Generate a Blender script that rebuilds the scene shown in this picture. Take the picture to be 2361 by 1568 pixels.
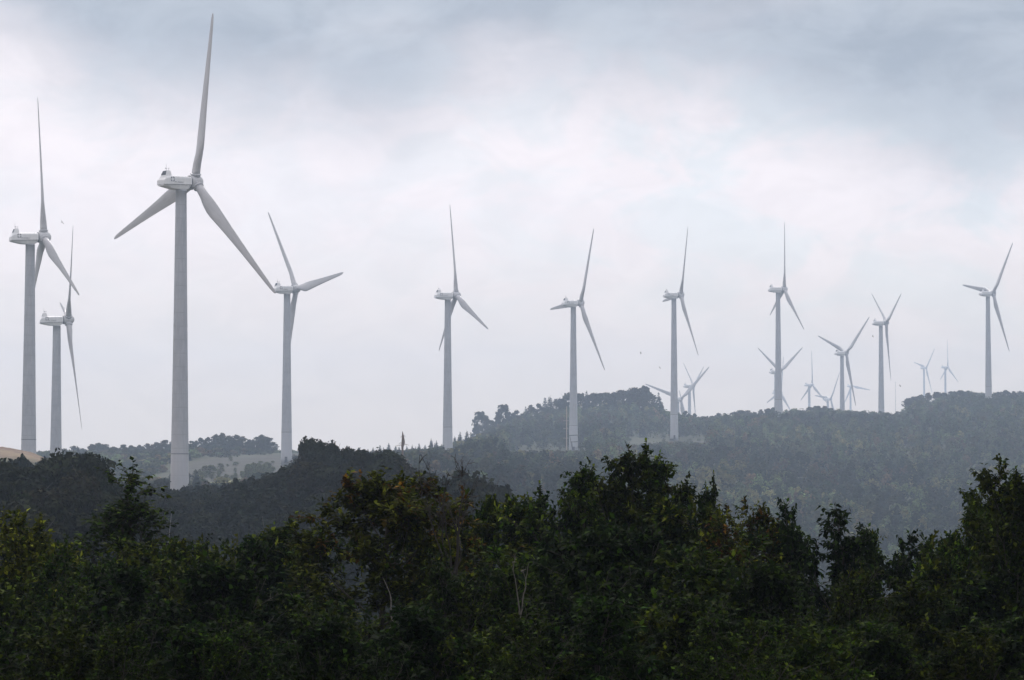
import bpy, bmesh, math, random
import numpy as np
from mathutils import Vector, Matrix
R = math.radians
C = bpy.context.scene
COL = C.collection
for o in list(bpy.data.objects):
    bpy.data.objects.remove(o)

# ------------------------------------------------------------------ camera
F, CX, CY = 6560.0, 1180.0, 784.0          # focal length and centre, in picture units 2360 x 1568
PITCH = math.atan(296 / F)
cam = bpy.data.cameras.new('camera')
cam.sensor_width = 36.0
cam.lens = 36.0 * F / 2360.0
cam.clip_start = 0.5
cam.clip_end = 30000.0
co = bpy.data.objects.new('camera', cam)
co.rotation_euler = (math.pi / 2 + PITCH, 0, 0)
COL.objects.link(co)
C.camera = co

# ------------------------------------------------------------------ world, sun, exposure
SUN_EL, SUN_AZ = 50.0, -14.0               # high behind the cloud, ahead and a little to the left
C.view_settings.view_transform = 'Standard'
C.view_settings.look = 'None'
C.view_settings.exposure = 0.0
C.view_settings.gamma = 1.0
C.render.engine = 'CYCLES'
C.cycles.use_denoising = True
C.cycles.max_bounces = 5
C.cycles.diffuse_bounces = 1
C.cycles.transmission_bounces = 2
C.cycles.volume_bounces = 1
C.cycles.sample_clamp_indirect = 4.0
W = bpy.data.worlds.new("World")
C.world = W
W.use_nodes = True
nt = W.node_tree
nt.nodes.clear()


def N(tree, typ, **kw):
    n = tree.nodes.new(typ)
    for k, v in kw.items():
        if k.startswith('i_'):
            n.inputs[k[2:].replace('_', ' ')].default_value = v
        else:
            setattr(n, k, v)
    return n


def M_(tree, op, a, b=None, c=None):
    n = tree.nodes.new('ShaderNodeMath')
    n.operation = op
    for i, v in enumerate((a, b, c)):
        if v is None:
            continue
        if isinstance(v, (int, float)):
            n.inputs[i].default_value = v
        else:
            tree.links.new(v, n.inputs[i])
    return n.outputs[0]


def MR(tree, v, a, b, c, d, smooth=True):
    n = tree.nodes.new('ShaderNodeMapRange')
    n.interpolation_type = 'SMOOTHSTEP' if smooth else 'LINEAR'
    tree.links.new(v, n.inputs[0])
    for i, x in enumerate((a, b, c, d)):
        n.inputs[1 + i].default_value = x
    return n.outputs[0]


def MIXC(tree, fac, a, b):
    n = tree.nodes.new('ShaderNodeMix')
    n.data_type = 'RGBA'
    for sock, v in ((n.inputs[0], fac), (n.inputs[6], a), (n.inputs[7], b)):
        if isinstance(v, (int, float)):
            sock.default_value = v
        elif isinstance(v, tuple):
            sock.default_value = (*v, 1)
        else:
            tree.links.new(v, sock)
    return n.outputs[2]


def noise(tree, vec, scale, detail=5, rough=.55, dist=0.0):
    n = tree.nodes.new('ShaderNodeTexNoise')
    n.inputs['Scale'].default_value = scale
    n.inputs['Detail'].default_value = detail
    n.inputs['Roughness'].default_value = rough
    n.inputs['Distortion'].default_value = dist
    if vec is not None:
        tree.links.new(vec, n.inputs['Vector'])
    return n.outputs[0]


tc = N(nt, 'ShaderNodeTexCoord')
sep = N(nt, 'ShaderNodeSeparateXYZ')
nt.links.new(tc.outputs['Generated'], sep.inputs[0])
az = M_(nt, 'ARCTAN2', sep.outputs[0], sep.outputs[1])
el = M_(nt, 'ARCSINE', sep.outputs[2])
comb = N(nt, 'ShaderNodeCombineXYZ')
nt.links.new(az, comb.inputs[0])
nt.links.new(M_(nt, 'MULTIPLY', el, 1.7), comb.inputs[1])
cv = comb.outputs[0]
n_big = noise(nt, cv, 9.0, 4, .5, .3)
n_mid = noise(nt, cv, 22.0, 6, .55, .5)
n_fine = noise(nt, cv, 60.0, 5, .6, .3)
# underside of the low grey cloud deck: elevation of its ragged edge against azimuth
crv = N(nt, 'ShaderNodeFloatCurve')
cu = crv.mapping.curves[0]
EDGE = [(0, .150), (130, .141), (270, .130), (480, .127), (700, .123), (900, .122), (1020, .131), (1180, .136), (1400, .134),
        (1620, .131), (1800, .124), (1950, .115), (2100, .107), (2250, .103), (2360, .108)]
pts = [((x / 2360.0) * .5 + .25, v * 4) for x, v in EDGE]
pts = [(0.0, .60), (.15, .62)] + pts + [(.85, .55), (1.0, .60)]
cu.points[0].location = pts[0]
cu.points[1].location = pts[-1]
for p in pts[1:-1]:
    cu.points.new(*p)
crv.mapping.update()
nt.links.new(MR(nt, az, -.36, .36, 0, 1, False), crv.inputs['Value'])
edge = M_(nt, 'MULTIPLY', crv.outputs[0], .25)
ragged = M_(nt, 'ADD', M_(nt, 'MULTIPLY', M_(nt, 'SUBTRACT', n_mid, .5), .034), M_(nt, 'MULTIPLY', M_(nt, 'SUBTRACT', n_fine, .5), .007))
above = M_(nt, 'ADD', M_(nt, 'SUBTRACT', el, edge), ragged)
dark = MR(nt, above, -.030, .030, 0, 1)
dark = M_(nt, 'MULTIPLY', dark, MR(nt, n_big, .30, .55, .70, 1.0))
# higher up the overcast varies freely
high = MR(nt, el, .20, .45, 0, 1)
free = MR(nt, n_big, .42, .62, 0, .8)
dark = M_(nt, 'ADD', M_(nt, 'MULTIPLY', dark, M_(nt, 'SUBTRACT', 1.0, high)), M_(nt, 'MULTIPLY', free, high))
thin = MR(nt, n_mid, .42, .60, 0, 1)      # thinner, bluer patches
right = MR(nt, az, -.10, .14, .30, 1)
c_bright = MIXC(nt, M_(nt, 'MULTIPLY', thin, right), (1.10, .99, .995), (.94, .955, .97))
c_bright = MIXC(nt, MR(nt, el, .012, .10, 1, 0), c_bright, (.98, .82, .68))
c_dark = MIXC(nt, MR(nt, n_mid, .36, .64, 0, 1), (.36, .405, .475), (.49, .53, .595))
c_cloud = MIXC(nt, dark, c_bright, c_dark)
puff = MR(nt, noise(nt, cv, 34.0, 7, .62, .8), .33, .67, .962, 1.03)
ZEN = 1.35
gain = MR(nt, el, .16, 1.1, 1.0, ZEN)
below = MR(nt, el, -.10, .0, .35, 1.0)
bg_c = N(nt, 'ShaderNodeBackground')
nt.links.new(c_cloud, bg_c.inputs[0])
nt.links.new(M_(nt, 'MULTIPLY', M_(nt, 'MULTIPLY', gain, below), puff), bg_c.inputs[1])
sky = N(nt, 'ShaderNodeTexSky', sky_type='NISHITA', sun_disc=False)
sky.sun_elevation = R(SUN_EL)
sky.sun_rotation = R(SUN_AZ)
bg_s = N(nt, 'ShaderNodeBackground')
bg_s.inputs[1].default_value = .10
nt.links.new(sky.outputs[0], bg_s.inputs[0])
mx = N(nt, 'ShaderNodeMixShader')
mx.inputs[0].default_value = .93
nt.links.new(bg_s.outputs[0], mx.inputs[1])
nt.links.new(bg_c.outputs[0], mx.inputs[2])
out = N(nt, 'ShaderNodeOutputWorld')
nt.links.new(mx.outputs[0], out.inputs[0])

sl = bpy.data.lights.new('sun', 'SUN')
sl.energy = 3.2
sl.angle = R(11)
sl.color = (1.0, .96, .90)
so = bpy.data.objects.new('sun', sl)
sd = Vector((math.sin(R(SUN_AZ)) * math.cos(R(SUN_EL)), math.cos(R(SUN_AZ)) * math.cos(R(SUN_EL)), math.sin(R(SUN_EL))))
so.rotation_euler = (-sd).to_track_quat('-Z', 'Y').to_euler()
COL.objects.link(so)

HAZE_DENSITY = 2.2e-4
HAZE_COLOR = (.64, .78, 1.0)
HAZE_ANISO = .5


# ------------------------------------------------------------------ helpers
def at(px, py, Y):
    """point at horizontal distance Y seen in that direction"""
    cx, cy = (px - CX) / F, (CY - py) / F
    d = Vector((cx, math.cos(PITCH) - cy * math.sin(PITCH), math.sin(PITCH) + cy * math.cos(PITCH)))
    return d * (Y / d.y)


def tag(o, label=None, cat=None, group=None, kind=None):
    for k, v in (('label', label), ('category', cat), ('group', group), ('kind', kind)):
        if v is not None:
            o[k] = v
    return o


def link(name, me, parent=None, mats=None, mat=None, loc=None):
    o = bpy.data.objects.new(name, me)
    COL.objects.link(o)
    if parent:
        o.parent = parent
    if loc is not None:
        o.location = loc
    if mat is not None:
        o.matrix_basis = mat
    if mats and me is not None and not me.materials:
        for m in mats if isinstance(mats, (list, tuple)) else [mats]:
            me.materials.append(m)
    return o


def empty(name, loc=(0, 0, 0), rz=0):
    o = link(name, None)
    o.location = loc
    o.rotation_euler = (0, 0, rz)
    o.empty_display_size = .5
    return o


def np_mesh(name, V, faces, cols=None, smooth=False):
    """V (n,3); faces: (m,k) int array; cols: (n,) or (n,3) per-point colour"""
    me = bpy.data.meshes.new(name)
    V = np.asarray(V, np.float32)
    faces = np.asarray(faces, np.int32)
    m, k = faces.shape
    me.vertices.add(len(V))
    me.vertices.foreach_set('co', V.ravel())
    me.loops.add(m * k)
    me.loops.foreach_set('vertex_index', faces.ravel())
    me.polygons.add(m)
    me.polygons.foreach_set('loop_start', np.arange(0, m * k, k, dtype=np.int32))
    me.polygons.foreach_set('loop_total', np.full(m, k, np.int32))
    if smooth:
        me.polygons.foreach_set('use_smooth', np.ones(m, bool))
    me.update(calc_edges=True)
    if cols is not None:
        a = me.attributes.new('tint', 'FLOAT_COLOR', 'POINT')
        cc = np.ones((len(V), 4), np.float32)
        cc[:, :3] = cols
        a.data.foreach_set('color', cc.ravel())
    return me


def bm_mesh(name, bm, smooth=False):
    me = bpy.data.meshes.new(name)
    bm.normal_update()
    bm.to_mesh(me)
    bm.free()
    if smooth:
        for p in me.polygons:
            p.use_smooth = True
    return me


def rings(bm, sec, close_ends=True):
    """loft a list of rings (lists of points) into a skin"""
    vs = [[bm.verts.new(p) for p in r] for r in sec]
    n = len(vs[0])
    for a, b in zip(vs, vs[1:]):
        for i in range(n):
            bm.faces.new((a[i], a[(i + 1) % n], b[(i + 1) % n], b[i]))
    if close_ends:
        bm.faces.new(list(reversed(vs[0])))
        bm.faces.new(vs[-1])
    return vs


def lathe(bm, prof, n=32, axis='z'):
    sec = []
    for r, z in prof:
        ring = []
        for i in range(n):
            a = 2 * math.pi * i / n
            p = (r * math.cos(a), r * math.sin(a), z)
            ring.append(p if axis == 'z' else (p[2], p[0], p[1]))
        sec.append(ring)
    rings(bm, sec)


def box(bm, c, s, rot=None):
    m = Matrix.Translation(c)
    if rot is not None:
        m = m @ rot
    r = bmesh.ops.create_cube(bm, size=1.0, matrix=m @ Matrix.Diagonal((*s, 1)))
    return r['verts']


def tube_arrays(P, rad, k=5):
    """tube along polyline P (n,3) with radii; returns verts, quad faces"""
    P = np.asarray(P, float)
    n = len(P)
    T = np.gradient(P, axis=0)
    T /= np.linalg.norm(T, axis=1)[:, None] + 1e-9
    ref = np.where(np.abs(T[:, 2:3]) > .9, np.array([[1., 0, 0]]), np.array([[0, 0, 1.]]))
    U = np.cross(T, ref)
    U /= np.linalg.norm(U, axis=1)[:, None] + 1e-9
    Wv = np.cross(T, U)
    a = np.arange(k) * 2 * np.pi / k
    V = P[:, None, :] + np.asarray(rad)[:, None, None] * (np.cos(a)[None, :, None] * U[:, None, :] + np.sin(a)[None, :, None] * Wv[:, None, :])
    idx = np.arange(n * k).reshape(n, k)
    f = np.stack([idx[:-1], np.roll(idx, -1, 1)[:-1], np.roll(idx, -1, 1)[1:], idx[1:]], -1).reshape(-1, 4)
    return V.reshape(-1, 3), f


class Acc:
    def __init__(s):
        s.V, s.F, s.C, s.n = [], [], [], 0

    def add(s, V, Fc, col=None):
        s.V.append(V)
        s.F.append(Fc + s.n)
        if col is not None:
            s.C.append(np.broadcast_to(col, (len(V), 3)))
        s.n += len(V)

    def mesh(s, name, smooth=False):
        return np_mesh(name, np.concatenate(s.V), np.concatenate(s.F), np.concatenate(s.C) if s.C else None, smooth)


# ------------------------------------------------------------------ materials
def new_mat(name):
    m = bpy.data.materials.new(name)
    m.use_nodes = True
    t = m.node_tree
    return m, t, t.nodes['Principled BSDF']


def simple(name, col, rough=.6, var=.12, scale=3.0, metal=0.0):
    m, t, b = new_mat(name)
    g = N(t, 'ShaderNodeTexCoord')
    f = noise(t, g.outputs['Object'], scale, 5, .6)
    t.links.new(MIXC(t, f, tuple(c * (1 - var) for c in col), tuple(min(1, c * (1 + var)) for c in col)), b.inputs['Base Color'])
    b.inputs['Roughness'].default_value = rough
    b.inputs['Metallic'].default_value = metal
    return m


def paint(name, lo, hi, rough=.42, tower=False):
    m, t, b = new_mat(name)
    g = N(t, 'ShaderNodeTexCoord')
    mp = N(t, 'ShaderNodeMapping')
    mp.inputs['Scale'].default_value = (1.2, 1.2, .12)
    t.links.new(g.outputs['Object'], mp.inputs[0])
    st = noise(t, mp.outputs[0], 2.2, 6, .62)
    cl = noise(t, g.outputs['Object'], .35, 3, .5)
    f = M_(t, 'ADD', M_(t, 'MULTIPLY', st, .6), M_(t, 'MULTIPLY', cl, .4))
    c = MIXC(t, MR(t, f, .32, .68, 0, 1), lo, hi)
    if tower:                                # welded cans every 2.9 m leave faint grimy rings; the bottom section is newer, paler paint
        s = N(t, 'ShaderNodeSeparateXYZ')
        t.links.new(g.outputs['Object'], s.inputs[0])
        fr = M_(t, 'FRACT', M_(t, 'DIVIDE', s.outputs[2], 2.9))
        ring = M_(t, 'MULTIPLY', MR(t, fr, .0, .05, 1, 0), MR(t, st, .4, .6, .3, .85))
        c = MIXC(t, ring, c, (.22, .23, .24))
        low = MR(t, s.outputs[2], 13.2, 13.5, 1, 0)
        c = MIXC(t, M_(t, 'MULTIPLY', low, .5), c, (.50, .51, .54))
    t.links.new(c, b.inputs['Base Color'])
    b.inputs['Roughness'].default_value = rough
    return m


MAT = {}
MAT['tower'] = paint('tower_paint', (.335, .35, .38), (.43, .445, .47), .5, True)
MAT['blade'] = paint('blade_gelcoat', (.46, .455, .465), (.57, .565, .575), .38)
MAT['nacelle'] = paint('nacelle_gelcoat', (.72, .725, .73), (.85, .85, .855), .38)
MAT['hub'] = paint('hub_gelcoat', (.46, .465, .48), (.58, .58, .595), .42)
MAT['dark'] = simple('dark_louvre', (.035, .042, .052), .55)
MAT['seam'] = simple('seam_rubber', (.10, .105, .11), .7)
MAT['ink'] = simple('printed_ink', (.13, .135, .15), .6)
MAT['steel'] = simple('galvanised_steel', (.22, .22, .23), .5, .2, 4.0)
MAT['darksteel'] = simple('weathered_steel', (.07, .075, .08), .6, .2, 4.0)
MAT['wood'] = simple('weathered_wood', (.36, .29, .24), .85, .25, 2.0)
MAT['snag'] = simple('dead_bark', (.13, .085, .06), .9, .35, 3.0)
MAT['palewood'] = simple('bleached_wood', (.10, .093, .083), .9, .35, 5.0)
MAT['bark'] = simple('bark', (.028, .023, .019), .9, .35, 6.0)
MAT['twig'] = simple('bare_twig_bark', (.020, .017, .015), .95, .3, 8.0)
MAT['rock'] = simple('pale_rubble', (.46, .43, .39), .85, .25, 1.2)
MAT['bird'] = simple('bird_plumage', (.03, .028, .027), .8)
MAT['box'] = simple('green_steel_box', (.06, .08, .075), .6)


def foliage(name, trans=.25, rough=.55, spec=.3, hue=.02, vmin=.8, vmax=1.2):
    m, t, b = new_mat(name)
    a = N(t, 'ShaderNodeAttribute', attribute_name='tint')
    oi = N(t, 'ShaderNodeObjectInfo')
    hs = N(t, 'ShaderNodeHueSaturation')
    t.links.new(MR(t, oi.outputs['Random'], 0, 1, .5 - hue, .5 + hue, False), hs.inputs['Hue'])
    t.links.new(MR(t, M_(t, 'FRACT', M_(t, 'MULTIPLY', oi.outputs['Random'], 7.31)), 0, 1, vmin, vmax, False), hs.inputs['Value'])
    t.links.new(a.outputs['Color'], hs.inputs['Color'])
    t.links.new(hs.outputs[0], b.inputs['Base Color'])
    b.inputs['Roughness'].default_value = rough
    b.inputs['Specular IOR Level'].default_value = spec
    tr = N(t, 'ShaderNodeBsdfTranslucent')
    t.links.new(hs.outputs[0], tr.inputs[0])
    ms = N(t, 'ShaderNodeMixShader')
    ms.inputs[0].default_value = trans
    t.links.new(b.outputs[0], ms.inputs[1])
    t.links.new(tr.outputs[0], ms.inputs[2])
    t.links.new(ms.outputs[0], t.nodes['Material Output'].inputs[0])
    return m


MAT['leaf'] = foliage('leaf', .34, .75, .03, .014, .75, 1.5)
MAT['canopy'] = foliage('canopy', .15, .9, .03, .02)

# ------------------------------------------------------------------ terrain
YS = [20, 45, 70, 124, 186, 248, 310, 372, 600, 750, 900, 1050, 1250, 1400, 1550, 1700, 2000, 2600, 4000, 8000]
PX = [-200, 60, 200, 450, 700, 850, 1010, 1180, 1400, 1560, 1800, 2080, 2270, 2600]
ZT = [
    [-4, -9, -12, -13.64, -6.82, -4.96, -1.86, -5, 4.2, -6, -10, 0, 3, 2, -8, -16, -20, -20, -12, -12],
    [-4, -9, -12, -14.26, -6.82, -4.96, -1.86, -5, 4.8, -6, -10, 0, 3, 2, -8, -16, -20, -20, -12, -12],
    [-4, -9, -12, -15.5, -6.82, -5.58, -3.72, -6, -2, -8, -10, 0, 3.5, 2, -8, -16, -20, -20, -12, -12],
    [-4, -9, -12, -19.84, -18.6, -14.88, -9.3, -6.2, -10, -7, -3, 3, 7.4, 7, -2, -14, -20, -20, -12, -12],
    [-4, -9, -12, -21.08, -17.98, -11.16, -3.1, -3.1, -5, -4.5, -2.5, 2.5, 7.2, 5, -2, -14, -20, -20, -12, -12],
    [-4, -9, -12, -21.08, -17.98, -11.16, -3.1, -4.96, -8, -8, -4, 1, 4.5, 4, -2, -12, -18, -20, -12, -12],
    [-4, -9, -12, -21.7, -17.98, -9.3, -7.44, -7.44, -12, -6, -1.5, 3.5, 6, 7, 6, -4, -14, -16, -6, -10],
    [-4, -9, -12, -22.32, -21.08, -18.6, -16.12, -13.02, -21, -9, -3.5, 1.6, 6.7, 14, 22, 17, 0, -10, 0, -10],
    [-4, -9, -12, -23.56, -24.8, -24.8, -22.94, -18.6, -30, -14, -7, -0.8, 7.6, 16, 29, 26, 10, -4, 8, -10],
    [-4, -9, -12, -23.56, -26.04, -27.28, -26.04, -22.32, -36, -22, -12, -3, 8.8, 13.5, 25, 23, 8, -2, 12, -10],
    [-4, -9, -12, -24.8, -28.52, -30.38, -29.76, -27.28, -44, -34, -17.5, -7, 6.5, 17, 26, 25.5, 8, 0, 20, -10],
    [-4, -9, -12, -24.8, -29.14, -31.62, -31.0, -29.14, -47, -38, -21.5, -11, 4, 15, 26, 29, 14, 4, 30, -10],
    [-4, -9, -12, -24.8, -29.14, -31.62, -31.0, -29.76, -48, -40, -24, -13, 4, 18, 29.5, 40, 30, 8, 30, -10],
    [-4, -9, -12, -24.8, -29.14, -31.62, -31.0, -29.76, -48, -40, -24, -13, 4, 18, 30, 40, 32, 8, 30, -10],
]
_px = np.arange(-200, 2601, 40.)
_ly = np.linspace(math.log(20), math.log(8000), 160)
_Z = np.array([np.interp(_ly, np.log(YS), r) for r in ZT])               # columns x stations
_Z = np.array([np.interp(_px, PX, _Z[:, j]) for j in range(len(_ly))]).T  # px x logY
for _ in range(2):                                                      # soften the kinks
    p = np.pad(_Z, 1, mode='edge')
    _Z = (p[:-2, 1:-1] + p[2:, 1:-1] + p[1:-1, :-2] + p[1:-1, 2:] + 4 * p[1:-1, 1:-1]) / 8


def ground(X, Y):
    X = np.asarray(X, float)
    Y = np.asarray(Y, float)
    Yc = np.clip(Y, 20, 7900)
    u = np.clip(CX + F * X / Yc, -199, 2599)
    iu = (u - _px[0]) / 40.
    iv = (np.log(Yc) - _ly[0]) / (_ly[1] - _ly[0])
    a = np.clip(iu.astype(int), 0, len(_px) - 2)
    b = np.clip(iv.astype(int), 0, len(_ly) - 2)
    fu, fv = iu - a, iv - b
    z = (_Z[a, b] * (1 - fu) + _Z[a + 1, b] * fu) * (1 - fv) + (_Z[a, b + 1] * (1 - fu) + _Z[a + 1, b + 1] * fu) * fv
    z = z + np.where(Y < 20, np.clip((20 - Y) / 16, 0, 1) * 2.2, 0)
    bump = np.sin(X * .11 + 1.3) * np.cos(Y * .087) * .35 + np.sin(X * .31 + Y * .23) * .15
    mound = np.exp(-((X + 104) / 14) ** 2 - ((Y - 600) / 30) ** 2)
    z = z + mound * (np.sin(X * .9) * np.cos(Y * .4) * .35 + np.sin(X * 1.9 + 1) * .2)
    return z + bump * np.clip((Y - 100) / 300, 0, 1)


def gz(x, y):
    return float(ground(np.array([x]), np.array([y]))[0])


def on_ground(px, Y, dz=0.0):
    x = (px - CX) / F * Y
    return Vector((x, Y, gz(x, Y) + dz))


def make_ground():
    ys = np.concatenate([np.linspace(-60, 20, 9), np.geomspace(24, 4250, 310)])
    xs = np.concatenate([-np.geomspace(320, 2400, 16)[::-1], np.linspace(-310, 310, 207), np.geomspace(320, 2400, 16)])
    X, Y = np.meshgrid(xs, ys)
    Z = ground(X.ravel(), Y.ravel())
    V = np.stack([X.ravel(), Y.ravel(), Z], 1)
    ny, nx = X.shape
    i = np.arange(ny * nx).reshape(ny, nx)
    f = np.stack([i[:-1, :-1], i[:-1, 1:], i[1:, 1:], i[1:, :-1]], -1).reshape(-1, 4)
    # soils and covers, by where they lie on the land
    base = np.tile(np.array([.055, .058, .034]), (len(V), 1))
    xx, yy = V[:, 0], V[:, 1]

    def patch(px, y, rx, ry, col, soft=.35):
        x = (px - CX) / F * y
        d = np.sqrt(((xx - x) / rx) ** 2 + ((yy - y) / ry) ** 2)
        w = np.clip((1 - d) / soft + .5, 0, 1)[:, None]
        base[:] = base * (1 - w) + np.array(col) * w
    patch(590, 1010, 26, 150, (.052, .050, .042))       # bare reclaimed spoil slope
    patch(700, 1080, 26, 120, (.052, .050, .042))
    patch(565, 830, 11, 62, (.150, .145, .050))           # dry grass
    patch(300, 520, 4, 60, (.15, .11, .075))           # earth track
    patch(40, 590, 24, 70, (.17, .125, .088))            # sandy mound
    patch(150, 610, 8, 26, (.17, .13, .09))
    patch(1580, 1335, 15, 26, (.085, .074, .066))         # turbine pads
    patch(1510, 1315, 8, 10, (.085, .074, .066))
    patch(1250, 1190, 11, 40, (.17, .15, .12))
    patch(940, 620, 5, 25, (.17, .12, .11))
    me = np_mesh('hills', V, f, base, True)
    m, t, b = new_mat('ground_cover')
    a = N(t, 'ShaderNodeAttribute', attribute_name='tint')
    g = N(t, 'ShaderNodeTexCoord')
    n1 = noise(t, g.outputs['Object'], .12, 6, .65)
    n2 = noise(t, g.outputs['Object'], .9, 5, .65)
    v = M_(t, 'ADD', M_(t, 'MULTIPLY', n1, .55), M_(t, 'MULTIPLY', n2, .45))
    hs = N(t, 'ShaderNodeHueSaturation')
    t.links.new(a.outputs['Color'], hs.inputs['Color'])
    t.links.new(MR(t, v, .3, .7, .55, 1.45), hs.inputs['Value'])
    t.links.new(MR(t, n1, .3, .7, .48, .52), hs.inputs['Hue'])
    t.links.new(hs.outputs[0], b.inputs['Base Color'])
    b.inputs['Roughness'].default_value = .95
    b.inputs['Specular IOR Level'].default_value = .1
    o = link('hills', me, mats=m)
    tag(o, 'rolling ridge and valley ground under the woods and turbines', 'hills', kind='structure')


make_ground()

# ------------------------------------------------------------------ wind turbines
TOWER_H = 70.0


def tower_mesh():
    bm = bmesh.new()
    prof = []
    for z in np.linspace(0, TOWER_H - .35, 25):
        t = z / TOWER_H
        prof.append((2.06 - .90 * t - .06 * math.sin(math.pi * t), z))
    prof += [(1.19, TOWER_H - .34), (1.19, TOWER_H - .02), (.6, TOWER_H)]
    lathe(bm, prof, 40)
    return bm_mesh('tower', bm, True)


def flange_mesh(z):
    bm = bmesh.new()
    t = z / TOWER_H
    r = 2.06 - .90 * t - .06 * math.sin(math.pi * t)
    lathe(bm, [(r - .1, z - .09), (r + .05, z - .07), (r + .05, z + .07), (r - .1, z + .09)], 40)
    return bm_mesh('flange', bm, True)


def tower_door_mesh():
    bm = bmesh.new()
    box(bm, (0, -2.02, 2.2), (.95, .14, 2.2))
    box(bm, (0, -2.35, .9), (1.3, .9, .12))
    box(bm, (-.62, -2.35, 1.45), (.05, .9, 1.0))
    box(bm, (.62, -2.35, 1.45), (.05, .9, 1.0))
    return bm_mesh('door', bm)


def nacelle_mesh():
    """hull: cross-sections along the shaft; rounded roof over a narrower keel"""
    bm = bmesh.new()

    def sec(x, w, zb, zs, zt, wk, rr=.55):
        # half outline, from keel to roof, then mirrored
        half = [(wk, zb), (wk + .12, zb + .12), (w - .10, zs - .04), (w, zs)]
        half += [(w, zs + (zt - rr - zs) * .5), (w, zt - rr)]
        for k in (1, 2, 3, 4):
            a = k / 4 * math.pi / 2
            half.append((w - rr * (1 - math.cos(a)), zt - rr + rr * math.sin(a)))
        half.append((0, zt + .05))
        right = [(x, y, z) for y, z in half]
        left = [(x, -y, z) for y, z in reversed(half[:-1])]
        return right + left
    S = [sec(-5.1, 1.42, .62, .86, 1.70, 1.0, .10), sec(-5.0, 1.48, .56, .85, 1.92, 1.05, .14), sec(-4.4, 1.50, .44, .88, 2.55, 1.0, .5),
         sec(-3.0, 1.50, .16, .98, 2.78, .95), sec(-2.2, 1.50, .02, 1.02, 2.82, .95), sec(-.5, 1.50, .0, 1.08, 2.86, .95),
         sec(.9, 1.48, .04, 1.13, 2.88, .95), sec(1.55, 1.42, .45, 1.14, 2.86, .92), sec(1.85, 1.34, .85, 1.15, 2.80, .9)]
    rings(bm, S)
    return bm_mesh('nacelle', bm, False)


def seam_mesh():
    bm = bmesh.new()
    for s in (-1, 1):
        a, b = Vector((-5.02, s * 1.50, .84)), Vector((1.8, s * 1.475, 1.13))
        d = b - a
        rot = d.to_track_quat('X', 'Z').to_matrix().to_4x4()
        box(bm, (a + b) / 2, (d.length, .06, .07), rot)
    box(bm, (-5.08, 0, .84), (.08, 2.9, .06))
    return bm_mesh('seam', bm)


def fairing_mesh():
    bm = bmesh.new()
    lo = [(-4.98, -1.36, 1.86), (-2.86, -1.02, 2.70), (-2.86, 1.02, 2.70), (-4.98, 1.36, 1.86)]
    md = [(-4.48, -1.02, 2.80), (-2.95, -.96, 2.92), (-2.95, .96, 2.92), (-4.48, 1.02, 2.80)]
    hi = [(-4.10, -.74, 3.86), (-3.18, -.74, 3.90), (-3.18, .74, 3.90), (-4.10, .74, 3.86)]
    rings(bm, [lo, md, hi])
    bmesh.ops.bevel(bm, geom=[e for e in bm.edges], offset=.07, segments=2, affect='EDGES')
    return bm_mesh('roof_fairing', bm, False)


def louvre_mesh():
    bm = bmesh.new()
    q = [(-4.475, -.86, 2.90), (-4.155, -.62, 3.76), (-4.155, .62, 3.76), (-4.475, .86, 2.90)]
    off = Vector((-.05, 0, .02))
    v0 = [bm.verts.new(Vector(p) + off) for p in q]
    v1 = [bm.verts.new(Vector(p) - off) for p in q]
    bm.faces.new(v0)
    bm.faces.new(v1[::-1])
    for i in range(4):
        bm.faces.new((v0[i], v1[i], v1[(i + 1) % 4], v0[(i + 1) % 4]))
    return bm_mesh('louvre', bm)


def mast_mesh(kind):
    bm = bmesh.new()

    def rod(x, y, z0, z1, r=.03):
        v, f = tube_arrays([(x, y, z0), (x, y, (z0 + z1) / 2), (x, y, z1)], [r, r, r * .7], 6)
        vv = [bm.verts.new(p) for p in v]
        for q in f:
            bm.faces.new([vv[i] for i in q])
    if kind == 'rod':
        rod(-4.0, -.35, 3.84, 5.35, .028)
    elif kind == 'vane':
        rod(-3.72, .1, 3.84, 4.35, .035)
        box(bm, (-3.80, .1, 4.37), (.42, .04, .16))
    else:
        rod(-3.38, -.35, 3.84, 4.36, .035)
        for k in range(3):
            a = k * 2 * math.pi / 3
            bmesh.ops.create_icosphere(bm, subdivisions=1, radius=.07, matrix=Matrix.Translation((-3.38 + .16 * math.cos(a), -.35 + .16 * math.sin(a), 4.38)))
            box(bm, (-3.38 + .08 * math.cos(a), -.35 + .08 * math.sin(a), 4.38), (.16, .025, .025), Matrix.Rotation(a, 4, 'Z'))
    return bm_mesh('mast', bm)


def text_mesh(s, size):
    cu = bpy.data.curves.new('lettering', 'FONT')
    cu.body = s
    cu.size = size
    cu.extrude = .012
    cu.align_x = 'LEFT'
    o = bpy.data.objects.new('lettering', cu)
    COL.objects.link(o)
    dg = bpy.context.evaluated_depsgraph_get()
    me = bpy.data.meshes.new_from_object(o.evaluated_get(dg))
    bpy.data.objects.remove(o)
    me.name = 'lettering'
    return me


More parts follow.
